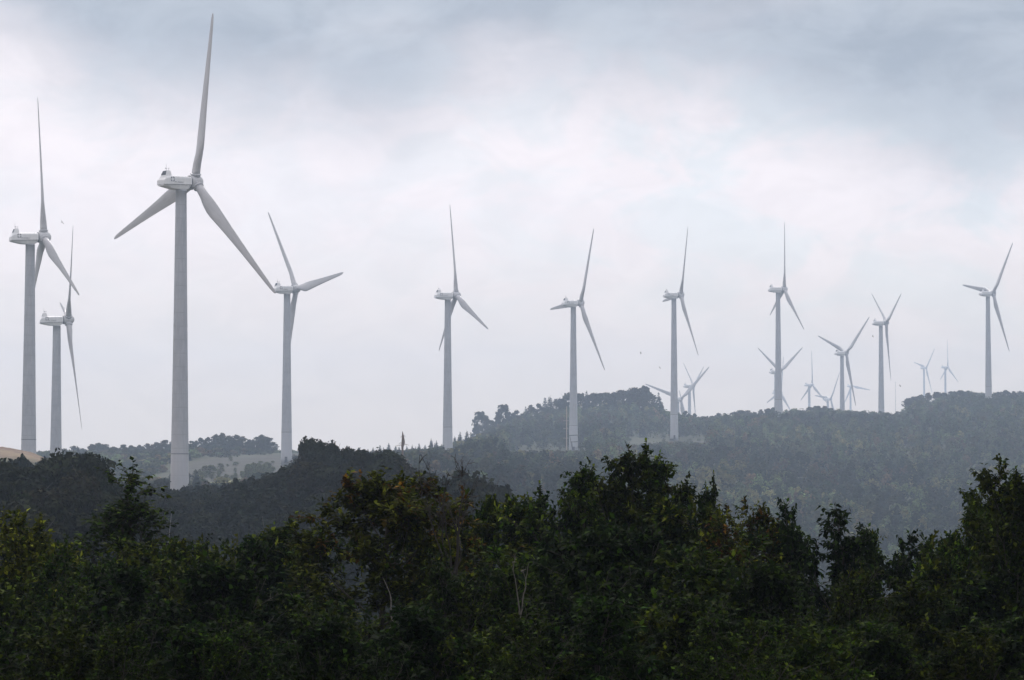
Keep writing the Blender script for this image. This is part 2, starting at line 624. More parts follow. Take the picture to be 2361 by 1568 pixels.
def emblem_mesh():
    """broken ring round a four-pointed white diamond (left open)"""
    bm = bmesh.new()
    for k in range(4):
        a0 = math.pi / 2 * k + .22
        seg = 8
        o_, i_ = [], []
        for j in range(seg + 1):
            a = a0 + (math.pi / 2 - .34) * j / seg
            ro = .50 * (1 + .10 * math.cos(4 * (a - a0 - .6)))
            o_.append(bm.verts.new((ro * math.cos(a), 0, 1.12 * ro * math.sin(a))))
            ri = .31 if 0 < j < seg else .44
            i_.append(bm.verts.new((ri * math.cos(a), 0, 1.12 * ri * math.sin(a))))
        for j in range(seg):
            bm.faces.new((o_[j], o_[j + 1], i_[j + 1], i_[j]))
    r = bmesh.ops.extrude_face_region(bm, geom=list(bm.faces))
    bmesh.ops.translate(bm, verts=[v for v in r['geom'] if isinstance(v, bmesh.types.BMVert)], vec=(0, -.02, 0))
    return bm_mesh('emblem', bm)


HUB_X, HUB_Z = 3.5, 1.95


def hub_mesh():
    """spinner, its back ring and the three root collars, in rotor axes (x forward)"""
    bm = bmesh.new()
    prof = [(1.30, -1.42), (1.42, -1.36), (1.44, -.9), (1.46, -.3), (1.46, .3)]
    for k in range(1, 9):
        a = k / 8 * math.pi / 2
        prof.append((max(.03, 1.46 * math.cos(a)), .3 + 1.55 * math.sin(a)))
    sec = []
    for r, x in prof:
        sec.append([(x, r * math.cos(2 * math.pi * i / 36), r * math.sin(2 * math.pi * i / 36)) for i in range(36)])
    rings(bm, sec)
    return bm_mesh('rotor_hub', bm, True)


def collar_mesh():
    bm = bmesh.new()
    lathe(bm, [(1.02, .55), (1.02, 1.50), (1.16, 1.53), (1.17, 1.78), (1.0, 1.84), (.9, 1.84)], 32)
    return bm_mesh('root_collar', bm, True)


def gap_mesh():
    bm = bmesh.new()
    lathe(bm, [(1.2, 1.80), (1.30, 1.82), (1.30, 2.12), (1.2, 2.14)], 32, 'x')
    bmesh.ops.translate(bm, verts=list(bm.verts), vec=(0, 0, HUB_Z - .1))
    return bm_mesh('shaft_gap', bm, True)


def blade_mesh():
    """root cylinder blending into a twisted aerofoil, span along +z, chord along y, thickness along x"""
    bm = bmesh.new()
    st = [(1.7, 1.80, 1.80, 12), (2.6, 1.80, 1.78, 12), (4.2, 2.15, 1.58, 12), (6.0, 2.85, 1.18, 11), (7.8, 3.30, .86, 10), (9.2, 3.32, .70, 8.5), (12, 3.0, .55, 6.5),
          (16, 2.52, .42, 4.5), (20, 2.12, .33, 3), (24, 1.78, .26, 2), (28, 1.46, .20, 1), (31.5, 1.20, .15, .4), (34, .96, .11, 0), (35.2, .74, .08, 0), (35.75, .50, .05, 0), (36.0, .20, .03, 0)]
    n = 28
    sec = []
    for r, ch, th, tw in st:
        w = min(1, max(0, (r - 2.4) / 5.2))         # 0 round, 1 aerofoil
        w = w * w * (3 - 2 * w)
        ring = []
        ct, s_ = math.cos(R(tw)), math.sin(R(tw))
        for i in range(n):
            a = 2 * math.pi * i / n
            yr, xr = .5 * ch * math.cos(a), .5 * th * math.sin(a)
            q = .5 + .5 * math.cos(a)               # 1 at leading edge
            sh = 1.55 * math.sqrt(max(q, 0)) * (1 - q) * 1.9 + .02
            ya, xa = ch * (q - .66), .5 * th * sh * (1 if math.sin(a) >= 0 else -1) * min(1, abs(math.sin(a)) * 3)
            y = yr * (1 - w) + ya * w
            x = xr * (1 - w) + xa * w
            ring.append((x * ct + y * s_, -x * s_ + y * ct, r))
        sec.append(ring)
    rings(bm, sec)
    return bm_mesh('blade', bm, True)


ME = dict(tower=tower_mesh(), flange=flange_mesh(13.35), flange_up=flange_mesh(41.0), tdoor=tower_door_mesh(), nac=nacelle_mesh(), seam=seam_mesh(), fair=fairing_mesh(), louv=louvre_mesh(),
          rod=mast_mesh('rod'), vane=mast_mesh('vane'), anem=mast_mesh('anem'), text=text_mesh('FPL ENERGY', .42), emb=emblem_mesh(),
          hub=hub_mesh(), collar=collar_mesh(), gap=gap_mesh(), blade=blade_mesh())
TM = dict(tower='tower', flange='seam', flange_up='tower', tdoor='darksteel', nac='nacelle', seam='seam', fair='nacelle', louv='dark', rod='steel', vane='steel', anem='steel',
          text='ink', emb='ink', hub='hub', collar='hub', gap='dark', blade='blade')
TILT, CONE = R(4), R(1.5)


def turbine(hx, hy, Y, a_deg, th_deg, label, detail=2, base_py=None, dx_tower=0):
    a = R(a_deg)
    hub = at(hx, hy, Y)
    ax = Vector((math.cos(a) * math.cos(TILT), math.sin(a) * math.cos(TILT), math.sin(TILT)))
    top = hub - Vector((math.cos(a) * HUB_X, math.sin(a) * HUB_X, HUB_Z))
    base_z = gz(top.x, top.y) if base_py is None else at(hx, base_py, Y).z
    h = top.z - base_z
    root = empty('wind_turbine', (top.x, top.y, base_z))
    tag(root, label, 'wind turbine', 'wind turbines along the ridge')

    def part(name, key, parent, m=None):
        return link(name, ME[key], parent, MAT[TM[key]], m)
    tw = part('tower', 'tower', root, Matrix.Diagonal((1, 1, h / TOWER_H, 1)))
    if detail >= 1:
        part('flange', 'flange', tw)
        part('flange', 'flange_up', tw)
    if detail >= 2:
        part('door', 'tdoor', tw)
    nm = Matrix.Translation((0, 0, h)) @ Matrix.Rotation(a, 4, 'Z')
    nac = part('nacelle', 'nac', root, nm)
    part('roof_fairing', 'fair', nac)
    part('louvre', 'louv', nac)
    if detail >= 1:
        part('seam', 'seam', nac)
        part('shaft_collar', 'gap', nac)
        part('lightning_rod', 'rod', nac)
        part('wind_vane', 'vane', nac)
        part('anemometer', 'anem', nac)
    if detail >= 2:
        for s in (-1, 1):
            rot = Matrix.Rotation(math.pi / 2, 4, 'X')
            if s < 0:
                mt = Matrix.Translation((-2.62, -1.505, 1.32)) @ rot
                mb = Matrix.Translation((-3.10, -1.505, 2.02))
            else:
                mt = Matrix.Translation((.55, 1.505, 1.32)) @ Matrix.Rotation(math.pi, 4, 'Z') @ rot
                mb = Matrix.Translation((-3.10, 1.505, 2.02)) @ Matrix.Rotation(math.pi, 4, 'Z')
            part('lettering', 'text', nac, mt)
            part('emblem', 'emb', nac, mb)
    # rotor axes: x along the shaft, tilted up
    rm = nm @ Matrix.Translation((HUB_X, 0, HUB_Z)) @ Matrix.Rotation(-TILT, 4, 'Y')
    hb = part('rotor_hub', 'hub', root, rm)
    for k in range(3):
        th = R(th_deg) + k * 2 * math.pi / 3
        sp = Matrix.Rotation(th, 4, 'X')            # tips z towards -y
        if detail >= 1:
            part('root_collar', 'collar', hb, sp)
        part('blade', 'blade', root, rm @ sp @ Matrix.Rotation(CONE, 4, 'Y'))
    return root


TURB = [
    (449.5, 419.5, 603, 40, 13.8, 'nearest and tallest white turbine, its lower right blade reaching the next nacelle', 2, 1190),
    (101.3, 547, 722, 21.2, 117.3, 'white turbine behind the sandy mound at the left edge, nacelle lettered', 2, 1120),
    (157.5, 736.9, 872, 14, 41.2, 'shorter looking turbine tucked between the sandy mound turbine and the nearest turbine', 2, None),
    (682, 666, 1018, 30.5, 84.1, 'turbine rising behind the dark knoll with one blade pointing right and slightly up', 2, None),
    (1051.5, 680.3, 1114, 19.5, 114.4, 'turbine right of the brown snag, bright lower right blade, upright blade leaning left', 2, None),
    (1338, 698.2, 1259, 22.8, 28.1, 'turbine with steel frames across its foot beside the pale rubble', 2, 1046),
    (1569, 679.5, 1383, 13, 27.7, 'turbine on the bare pad with a dark cabinet at its foot', 2, 1019),
    (1807.5, 666.5, 1519, 11, 9.8, 'turbine on the wooded crest standing in front of a lower turbine', 1, None),
    (1950.5, 813.9, 1896, 27.7, 50.6, 'turbine half sunk behind the crest with a wide open Y of blades', 1, None),
    (2042.6, 744.0, 1754, 9.3, 63.4, 'turbine behind the crest whose two upper blades make a narrow V', 1, None),
    (2288.9, 676.1, 1626, 21.0, 40.7, 'tall turbine on the right hand hill, bright blade pointing left over its nacelle', 1, None),
    (1797.3, 856.9, 2139, 27.1, 61.7, 'turbine hidden behind the crest turbine tower, a V of blades showing on both sides', 1, None),
    (1598, 889.5, 2433, 12.3, 64.7, 'hazy turbine beyond the wooded knoll with two blades up in a V', 1, None),
    (1568.8, 920.5, 2110, 48.2, 49.3, 'low turbine whose long blade reaches left to the knoll treetops', 1, None),
    (1799.4, 905.0, 2746, 20.3, 15.1, 'faint far turbine behind the crest tower, legs of its rotor spread low', 0, None),
    (1871.8, 887, 3005, 20.0, 3.5, 'pale far turbine with an upright blade, first right of the crest turbine', 0, None),
    (1914.4, 920.3, 3038, 23.1, 37.3, 'pale far turbine sunk to its nacelle behind the crest with one blade flat left', 0, None),
    (1964.5, 889.8, 3901, 34.2, 100.2, 'faintest far turbine with one blade pointing flat right past the Y bladed turbine', 0, None),
    (2134.6, 848.1, 3900, 21.4, 44.0, 'left of two pale far turbines above the right hand hill', 0, None),
    (2184.4, 846.3, 3658, 12.8, 4.0, 'right of two pale far turbines above the right hand hill, blade straight up', 0, None),
    (1586, 990, 2500, 40, 104, 'sunken turbine of which one slanting blade shows above the crest', 0, None),
]
for t in TURB:
    turbine(*t)

# ------------------------------------------------------------------ vegetation generators
rng = np.random.default_rng(11)


def unit(v):
    return v / (np.linalg.norm(v, axis=-1, keepdims=True) + 1e-9)


def quads(P, Nn, size, r, asp=1.0):
    """leaf-clump faces at P facing Nn"""
    ref = unit(r.normal(size=P.shape))
    U = unit(np.cross(Nn, ref))
    Vv = np.cross(Nn, U)
    s = np.asarray(size)[:, None] if np.ndim(size) else size
    a = r.uniform(.6, 1.25, (len(P), 4, 1))
    corners = np.stack([U * s, Vv * s * asp, -U * s, -Vv * s * asp], 1) * a
    V = (P[:, None, :] + corners).reshape(-1, 3)
    f = np.arange(len(V)).reshape(-1, 4)
    return V, f


def broadleaf(r, n, h=1.0, w=.42, base=.15, size=.05, lumps=14, flat=.8, jit=.55, lr=(.09, .19)):
    """crown of leaf clumps for a tree of height 1: returns clump centres and normals"""
    L = []
    for k in range(lumps):
        t = r.uniform(0, 1) ** .8
        rad = w * math.sqrt(max(.05, 1 - (2 * t - .85) ** 2 * .85)) * r.uniform(.35, .95)
        a = r.uniform(0, 2 * math.pi)
        L.append((rad * math.cos(a), rad * math.sin(a), base + .08 + t * (h - base - .16)))
    L.append((0, 0, h - .13))
    L = np.array(L)
    lr = r.uniform(*lr, len(L))
    k = r.integers(0, len(L), n)
    d = unit(r.normal(size=(n, 3)))
    d[:, 2] = np.abs(d[:, 2]) * np.where(r.random(n) < .75, 1, -1)
    P = L[k] + d * (lr[k] * r.uniform(.55, 1.12, n))[:, None] * np.array([1, 1, flat])
    Nn = unit(d + r.normal(size=(n, 3)) * jit + np.array([0, 0, .25]))
    return P, Nn, np.full(n, size) * r.uniform(.6, 1.4, n)


def conifer(r, n, w=.2, size=.035, ragged=.3):
    t = 1 - np.sqrt(r.uniform(0.0, 1, n)) * .93
    tiers = np.round(t * 13) / 13 + r.normal(size=n) * .026
    t = np.clip(tiers, .06, .99)
    a = r.uniform(0, 2 * math.pi, n)
    lob = 1 + ragged * np.sin(a * 5 + np.round(t * 13) * 2.4)
    rad = w * (1 - t) ** .85 * lob * np.sqrt(r.uniform(.15, 1, n)) + .006
    P = np.stack([rad * np.cos(a), rad * np.sin(a), t - rad * .35], 1)
    Nn = unit(np.stack([np.cos(a) * .5, np.sin(a) * .5, np.ones(n)], 1) + r.normal(size=(n, 3)) * .35)
    return P, Nn, np.full(n, size) * (1.15 - .6 * t) * r.uniform(.7, 1.3, n)


GREENS = [(.026, .036, .016), (.032, .038, .016), (.022, .032, .016), (.040, .039, .018), (.027, .032, .017), (.043, .048, .021)]


def tint_for(r, col, n, sp=.25):
    c = np.array(col)[None, :] * (1 + r.normal(size=(n, 1)) * sp)
    c[:, 0] *= 1 + r.normal(size=n) * .08
    return np.clip(c, .006, .5)


def crown_mesh(name, kind, r, n, col, **kw):
    P, Nn, s = (conifer if kind == 'conifer' else broadleaf)(r, n, **kw)
    V, f = quads(P, Nn, s, r)
    c = np.repeat(tint_for(r, col, n), 4, 0)
    return np_mesh(name, V, f, c)


def trunk_mesh(name, r, h=.8, rad=.018, limbs=6):
    A = Acc()
    z = np.linspace(-.06, h, 7)
    P = np.stack([r.normal(size=7).cumsum() * .006, r.normal(size=7).cumsum() * .006, z], 1)
    A.add(*tube_arrays(P, np.linspace(rad, rad * .25, 7), 6))
    for k in range(limbs):
        i = r.integers(2, 6)
        a = r.uniform(0, 6.28)
        d = np.array([math.cos(a), math.sin(a), r.uniform(.5, 1.2)]) * r.uniform(.15, .3)
        A.add(*tube_arrays([P[i], P[i] + d * .5 + np.array([0, 0, .01]), P[i] + d], [rad * .5, rad * .3, rad * .12], 4))
    return A.mesh(name)


# prototypes, height 1 m, scaled on placing
PROTO = {'broad': [], 'far': [], 'spruce': [], 'pale': []}
for k in range(7):
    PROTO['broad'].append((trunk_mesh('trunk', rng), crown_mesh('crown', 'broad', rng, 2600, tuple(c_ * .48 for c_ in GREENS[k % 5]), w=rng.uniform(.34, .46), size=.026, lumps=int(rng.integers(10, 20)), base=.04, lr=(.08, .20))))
for k in range(6):
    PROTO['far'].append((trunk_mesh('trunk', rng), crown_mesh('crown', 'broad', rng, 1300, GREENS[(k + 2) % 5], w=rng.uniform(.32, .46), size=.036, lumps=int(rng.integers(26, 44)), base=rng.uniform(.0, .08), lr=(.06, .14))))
for k in range(4):
    PROTO['spruce'].append((trunk_mesh('trunk', rng, .95, .014, 0), crown_mesh('crown', 'conifer', rng, 1500, (.020, .030, .018), w=rng.uniform(.17, .24), size=.036)))
for k in range(3):
    PROTO['pale'].append((trunk_mesh('trunk', rng), crown_mesh('crown', 'broad', rng, 700, (.085, .098, .040), w=rng.uniform(.20, .30), size=.035, lumps=12, base=.03)))


def place(kind, px, Y, h, label, group, name, cat='tree', wide=1.0, i=None, loc=None):
    P = PROTO[kind]
    tm, cm = P[int(rng.integers(len(P))) if i is None else i % len(P)]
    p = loc if loc is not None else on_ground(px, Y)
    root = empty(name, (p[0], p[1], p[2] - .15), rng.uniform(0, 6.28))
    root.scale = (h * wide, h * wide, h)
    tag(root, label, cat, group)
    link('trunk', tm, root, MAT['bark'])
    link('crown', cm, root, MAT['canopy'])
    return root


def place_top(kind, px, py, Y, label, group, name, wide=1.0, i=None, lo=2.2):
    g = on_ground(px, Y)
    h = max(lo, at(px, py, Y).z - g.z)
    return place(kind, px, Y, h, label, group, name, 'tree', wide, i)


# --- dark grove on the near left slope and the dark knoll (trees one can tell apart along their upper edges)
L_GROVE = 'dark leafy tree of the near left grove in front of the sandy mound'
G_GROVE = 'trees of the near left grove'
for px, py, Y in [(0, 1058, 325), (32, 1072, 318), (58, 1076, 330), (84, 1070, 322), (108, 1072, 335), (70, 1072, 335), (45, 1076, 338), (16, 1062, 335), (135, 1048, 345), (150, 1044, 338), (168, 1056, 340), (196, 1040, 335), (214, 1060, 330),
                  (226, 1095, 322), (180, 1085, 315), (238, 1128, 318), (10, 1100, 300), (50, 1120, 290), (95, 1125, 295), (145, 1110, 300), (200, 1125, 298), (235, 1165, 300), (30, 1150, 270), (80, 1165, 268), (130, 1155, 272), (180, 1170, 275)]:
    place_top('broad', px, py + rng.uniform(-5, 8), Y * .62, L_GROVE, G_GROVE, 'broadleaf_tree', rng.uniform(.6, 1.15))
L_KNOLL = 'dark leafy tree massed on the knoll below the fourth turbine'
G_KNOLL = 'trees massed on the dark knoll'
for px, py, Y in [(722, 1008, 492), (735, 1022, 486), (752, 1014, 495), (770, 1022, 490), (786, 1034, 486), (808, 1030, 492), (826, 1042, 484), (846, 1036, 490), (866, 1032, 492), (885, 1036, 488),
                  (905, 1044, 484), (922, 1056, 482), (940, 1066, 478), (955, 1082, 474), (700, 1052, 488), (690, 1068, 480), (655, 1072, 500), (632, 1082, 498), (676, 1086, 480), (612, 1098, 505),
                  (1010, 1092, 425), (1040, 1086, 428), (1068, 1090, 422), (1095, 1100, 418), (1118, 1120, 412), (985, 1104, 430), (1140, 1140, 410), (1165, 1150, 405),
                  (720, 1060, 470), (760, 1064, 465), (800, 1070, 462), (840, 1074, 462), (880, 1080, 460), (920, 1100, 455), (955, 1112, 450)]:
    place_top('broad', px, py + rng.uniform(-7, 10), Y * .62, L_KNOLL, G_KNOLL, 'broadleaf_tree', rng.uniform(.55, 1.15))
for px, py, Y, kd in [(716, 1002, 304, 'broad'), (734, 1010, 302, 'broad'), (768, 1016, 303, 'broad'), (802, 1024, 302, 'broad'), (838, 1028, 301, 'broad'), (871, 1026, 302, 'spruce'), (906, 1038, 300, 'broad'),
                      (1056, 1076, 262, 'broad'), (1104, 1094, 258, 'broad'), (694, 1046, 300, 'broad')]:
    place_top(kd, px, py, Y, 'slim dark tree standing up above the rest of the knoll top', 'taller trees on the dark knoll', 'spruce_tree' if kd == 'spruce' else 'broadleaf_tree', rng.uniform(.42, .62) * (2.2 if kd == 'spruce' else 1))
for px, py, Y in [(140, 1036, 212), (196, 1030, 206), (162, 1046, 210), (219, 1052, 204), (100, 1062, 208)]:
    place_top('broad', px, py, Y, 'slim dark tree standing up above the near left grove', 'taller trees of the near left grove', 'broadleaf_tree', rng.uniform(.5, .7))
# knoll sides and hollow between: nearest trees of the dark wood
L_HOLLOW = 'dark leafy tree in the shaded hollow between the grove and the knoll'
G_HOLLOW = 'trees filling the shaded hollow'
used = []
tries = 0
while len(used) < 150 and tries < 6000:
    tries += 1
    Y = rng.uniform(178, 354)
    px = rng.uniform(225, 1230)
    x = (px - CX) / F * Y
    z = gz(x, Y)
    if px < 300 and Y < 205:
        continue
    if Y > 294 and px > 640:
        continue
    if any((x - a) ** 2 + (Y - b) ** 2 < 8.5 for a, b in used):
        continue
    h = rng.uniform(3.4, 5.4)
    lim = np.interp(px, [225, 300, 395, 440, 520, 600, 650, 700, 960, 1010, 1150, 1230], [1150, 1140, 1132, 1128, 1125, 1108, 1085, 1060, 1085, 1090, 1145, 1165])
    top = at(px, lim, Y).z
    if z + h > top:
        h = top - z
    if h < 2.0:
        continue
    used.append((x, Y))
    place('broad', px, Y, h, L_HOLLOW, G_HOLLOW, 'broadleaf_tree', 'tree', rng.uniform(.85, 1.3))
# singles by the foot of the nearest turbine
for k, (px, py, Y, kd) in enumerate([(437, 1108, 560, 'spruce'), (450, 1118, 556, 'spruce'), (470, 1124, 552, 'broad'), (500, 1120, 558, 'broad'), (572, 1096, 540, 'spruce'), (588, 1110, 545, 'broad'),
                                     (418, 1072, 790, 'broad'), (424, 1124, 575, 'broad'), (455, 1085, 690, 'spruce'), (616, 1086, 520, 'spruce'), (372, 1100, 575, 'broad'), (350, 1112, 560, 'broad'), (322, 1118, 540, 'broad'),
                                     (300, 1120, 530, 'broad')]):
    place_top(kd, px, py, Y, ['small dark spruce beside the foot of the nearest turbine', 'small dark tree beside the foot of the nearest turbine'][kd == 'broad'],
              'small trees at the nearest turbine foot', 'spruce_tree' if kd == 'spruce' else 'broadleaf_tree', rng.uniform(1.2, 1.6) if kd == 'spruce' else 1.1)
# skyline wood on the left (behind the left three turbines)
L_SKY = 'hazy tree on the far skyline behind the nearest turbine'
G_SKY = 'trees on the far left skyline'
for px, py in [(92, 1042), (128, 1030), (150, 1034), (172, 1026), (190, 1032), (212, 1024), (228, 1020), (240, 1022), (262, 1028), (285, 1022), (302, 1026), (322, 1024), (340, 1022), (362, 1018), (380, 1014), (398, 1016),
               (420, 1020), (440, 1014), (462, 1008), (480, 1006), (498, 999), (512, 998), (528, 1004), (545, 1002), (560, 1006), (576, 1012), (592, 1004), (604, 1000), (616, 1014)]:
    place_top('far', px, py, rng.uniform(1215, 1270), L_SKY, G_SKY, 'broadleaf_tree', rng.uniform(.8, 1.5), lo=5.5)
    place_top('far', px + rng.uniform(4, 12), py + rng.uniform(4, 12), rng.uniform(1190, 1240), L_SKY, G_SKY, 'broadleaf_tree', rng.uniform(1.1, 1.7), lo=5)
L_SPR = 'small hazy spruce on the middle skyline near the brown snag'
G_SPR = 'spruces on the middle skyline'
for px, py in [(690, 1030), (860, 1030), (876, 1024), (896, 1020), (912, 1026), (938, 1026), (950, 1024), (966, 1020), (980, 1024), (994, 1010), (1006, 1014), (1018, 1022), (1002, 1020), (884, 1030), (920, 1028), (958, 1028), (848, 1034), (830, 1036)]:
    place_top('spruce', px, py, rng.uniform(1230, 1290), L_SPR, G_SPR, 'spruce_tree', rng.uniform(1.0, 1.6), lo=3.5)
for px, py, Y, w in [(1022, 1024, 1040, 1.4), (1060, 994, 1190, 1.1), (1076, 990, 1195, 1.0), (1086, 1000, 1200, 1.1), (1048, 1004, 1195, 1.1), (1030, 1030, 1150, 1.2)]:
    place_top('spruce', px, py, Y, 'dark pointed spruce standing by the foot of the snag side turbine', 'spruces by the turbine right of the snag', 'spruce_tree', w)
# knoll grove
L_TOP = 'tall hazy tree in the grove on the wooded knoll behind the frame footed turbine'
G_TOP = 'trees of the knoll grove'
for px, py, kd, w in [(1108, 946, 'far', .75), (1120, 958, 'far', .7), (1096, 985, 'far', .8), (1134, 968, 'far', .7), (1162, 930, 'far', .8), (1150, 950, 'far', .8), (1174, 946, 'far', .8), (1192, 942, 'far', .8),
                      (1212, 936, 'spruce', 1.2), (1224, 934, 'far', .8), (1240, 926, 'far', .7), (1256, 914, 'spruce', 1.1), (1268, 910, 'spruce', 1.3), (1282, 920, 'far', .8), (1296, 914, 'far', .9), (1310, 906, 'far', .9),
                      (1338, 904, 'far', .9), (1352, 900, 'spruce', 1.2), (1366, 904, 'far', .9), (1382, 902, 'far', 1), (1398, 904, 'far', 1), (1414, 902, 'far', 1), (1432, 900, 'far', 1), (1448, 897, 'far', 1), (1462, 894, 'far', 1),
                      (1478, 896, 'far', 1), (1486, 890, 'far', .7), (1496, 902, 'far', .9), (1506, 912, 'spruce', 1.2), (1518, 904, 'spruce', 1.3), (1526, 926, 'spruce', 1.3), (1540, 946, 'far', .9), (1580, 946, 'far', .9), (1600, 952, 'far', .9)]:
    place_top(kd, px, py, rng.uniform(1525, 1560), L_TOP, G_TOP, 'spruce_tree' if kd == 'spruce' else 'broadleaf_tree', w)
# crest line
L_CREST = 'hazy tree along the long crest under the far turbines'
G_CREST = 'trees along the long crest'
for px, py in [(1618, 962), (1640, 958), (1656, 952), (1670, 956), (1690, 950), (1706, 944), (1722, 946), (1738, 948), (1754, 944), (1770, 940), (1784, 938), (1826, 946), (1846, 944), (1866, 938), (1884, 934), (1900, 936),
               (1916, 938), (1934, 944), (1952, 946), (1970, 946), (1990, 948), (2010, 948), (2028, 946), (2046, 950), (2068, 948), (2084, 952)]:
    place_top('far', px, py, rng.uniform(1600, 1650), L_CREST, G_CREST, 'broadleaf_tree', rng.uniform(.9, 1.5), lo=4)
L_RH = 'hazy tree on the brow of the right hand hill'
G_RH = 'trees on the brow of the right hand hill'
for px, py in [(2098, 916), (2106, 912), (2122, 908), (2140, 906), (2158, 904), (2176, 902), (2196, 900), (2214, 898), (2232, 899), (2250, 902), (2268, 906), (2300, 902), (2318, 898), (2336, 902), (2352, 900), (2366, 902)]:
    place_top('far', px, py, rng.uniform(1665, 1700), L_RH, G_RH, 'broadleaf_tree', rng.uniform(.9, 1.5), lo=4.5)
# pale young trees and shrubs on the spoil slope behind the nearest turbine
for k in range(110):
    px = rng.uniform(235, 660)
    Y = rng.uniform(775, 880) if px > 430 else rng.uniform(700, 900)
    if px > 430:
        Y = rng.uniform(845, 930)
        if rng.random() < .35:
            px = rng.uniform(570, 650)
    place('pale', px, Y, rng.uniform(1.8, 4.4), 'pale green young tree on the bare slope behind the nearest turbine', 'young trees on the bare slope', 'young_tree', 'tree', rng.uniform(.8, 1.7))


for k in range(46):
    if k < 22:
        px, Y = rng.uniform(1490, 1650), rng.uniform(1290, 1375)
    elif k < 34:
        px, Y = rng.uniform(1185, 1300), rng.uniform(1150, 1190)
    else:
        px, Y = rng.uniform(450, 690), rng.uniform(930, 1080)
    if abs(px - 1555) < 14:
        continue
    place('pale', px, Y, rng.uniform(.9, 2.2), 'low olive bush dotted over a bare clearing', 'bushes on the clearings', 'bush', 'bush', rng.uniform(1.4, 2.6))


# --- the rest of the woods: canopy that reads as one mass
def forest():
    A = Acc()
    r = np.random.default_rng(5)
    pads = [(1580, 1345, 17, 36), (1505, 1312, 9, 12), (1250, 1190, 13, 44), (565, 825, 13, 75), (590, 1010, 30, 170), (700, 1080, 30, 140), (40, 598, 15, 40), (150, 610, 10, 32), (300, 520, 6, 60), (1323, 1235, 7, 30)]
    pads = [((p - CX) / F * y, y, a, b) for p, y, a, b in pads]
    tow = [((hx - CX) / F * Y, Y) for hx, _, Y, *_ in TURB]
    Y = 160.0
    cnt = 0
    while Y < 2050:
        sp = 2.5 if Y < 400 else 4.4 if Y < 640 else (6.8 if Y < 1000 else 7.8)
        half = .20 * Y + 8
        xs = np.arange(-half, half, sp)
        xs = xs + r.uniform(-.45, .45, len(xs)) * sp
        ys = Y + r.uniform(-.45, .45, len(xs)) * sp
        zs = ground(xs, ys)
        for x, y, z in zip(xs, ys, zs):
            px = CX + F * x / y
            if any(((x - a) / c) ** 2 + ((y - b) / d) ** 2 < 1 for a, b, c, d in pads):
                continue
            if any((x - a) ** 2 + (y - b) ** 2 < 9 for a, b in tow):
                continue
            if y < 650 and px < 1260:
                h = r.uniform(2.7, 4.8) if y < 400 else r.uniform(3.5, 6)
                lim = np.interp(px, [-50, 0, 200, 250, 330, 395, 440, 520, 600, 650, 700, 940, 1010, 1150, 1230, 1260], [1074, 1074, 1068, 1125, 1140, 1138, 1134, 1130, 1112, 1092, 1048, 1085, 1096, 1150, 1168, 1180])
                lim += r.uniform(0, 44) - 14
                if 480 < y < 660 and px < 240:
                    h = min(h, 1.6)
            else:
                h = r.uniform(4.5, 11.0)
                lim = np.interp(px, [0, 100, 240, 420, 480, 660, 860, 1000, 1100, 1180, 1300, 1500, 1540, 1620, 1720, 1880, 2080, 2100, 2230, 2360],
                                [1046, 1042, 1036, 1034, 1026, 1040, 1042, 1036, 1006, 962, 922, 906, 950, 962, 954, 942, 956, 914, 906, 910])
                if 650 < y < 1130 and px < 700:
                    if r.random() < (.25 if px > 420 else .1):
                        continue
                    h = r.uniform(1.6, 4.0)
            if (y < 1255 and 1165 < px < 1350):
                lim = max(lim, 1042)
            if (y < 1388 and 1440 < px < 1640):
                lim = max(lim, 1019 + abs(px - 1560) * .06)
            if (y < 1116 and 1010 < px < 1060):
                lim = max(lim, 1038)
            h = min(h, at(px, lim + 16 * r.random() ** 2, y).z - z)
            if h < 1.2:
                continue
            far = y > 700
            n = int(np.clip(270000 / y, 150, 420))
            con = r.random() < (.10 if not far else .16) and h > 3
            g = GREENS[int(r.integers(len(GREENS)))]
            pn = math.sin(x * .031 + y * .012 + 1) + math.sin(y * .021 - x * .017 + 2.2) + math.sin(x * .083 + .6) * math.cos(y * .047) * .8
            low = np.clip((1480 - y) / 350, 0, 1)
            u_ = r.random() - .10 * pn - .10 * low + .10
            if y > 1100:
                g = tuple(c_ * 1.7 for c_ in g)  # far crowns lightened in colour, painting in part of the pale haze
            if far and u_ < .10:
                g = (.105, .092, .036)
            elif far and u_ < .26:
                g = (.080, .100, .038)
            elif far and u_ < .33:
                g = (.090, .058, .034)
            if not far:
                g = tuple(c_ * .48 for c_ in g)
            if con:
                P, Nn, s = conifer(r, n, w=.26, size=.06)
                g = (.018, .027, .016)
                P = P * h
                s = s * h
            else:
                wd = r.uniform(3.2, 6.2) if y > 640 else r.uniform(1.9, 3.1) * (.62 if y < 400 else 1)
                P, Nn, s = broadleaf(r, n, w=.95, size=.5, lumps=int(r.integers(5, 10)), base=.0, jit=.28 if far else .45, lr=(.16, .34))
                P = P * np.array([wd, wd, h])
                s = s * (.85 if far else .40)
                k_ = r.uniform(.55, 1.55) * (1 + .22 * pn) if far else r.uniform(.75, 1.25)
                g = tuple(c_ * k_ for c_ in g)
            P = P + np.array([x, y, z])
            V, f = quads(P, Nn, s, r)
            A.add(V, f, np.repeat(tint_for(r, g, n, .2), 4, 0))
            cnt += 1
        Y += sp
    print('forest trees', cnt, 'verts', A.n)
    o = link('forest', A.mesh('forest'), mats=MAT['canopy'])
    tag(o, 'hazy mixed woodland canopy covering the slopes of the ridge', 'woodland', kind='stuff')


forest()

# ------------------------------------------------------------------ foreground trees


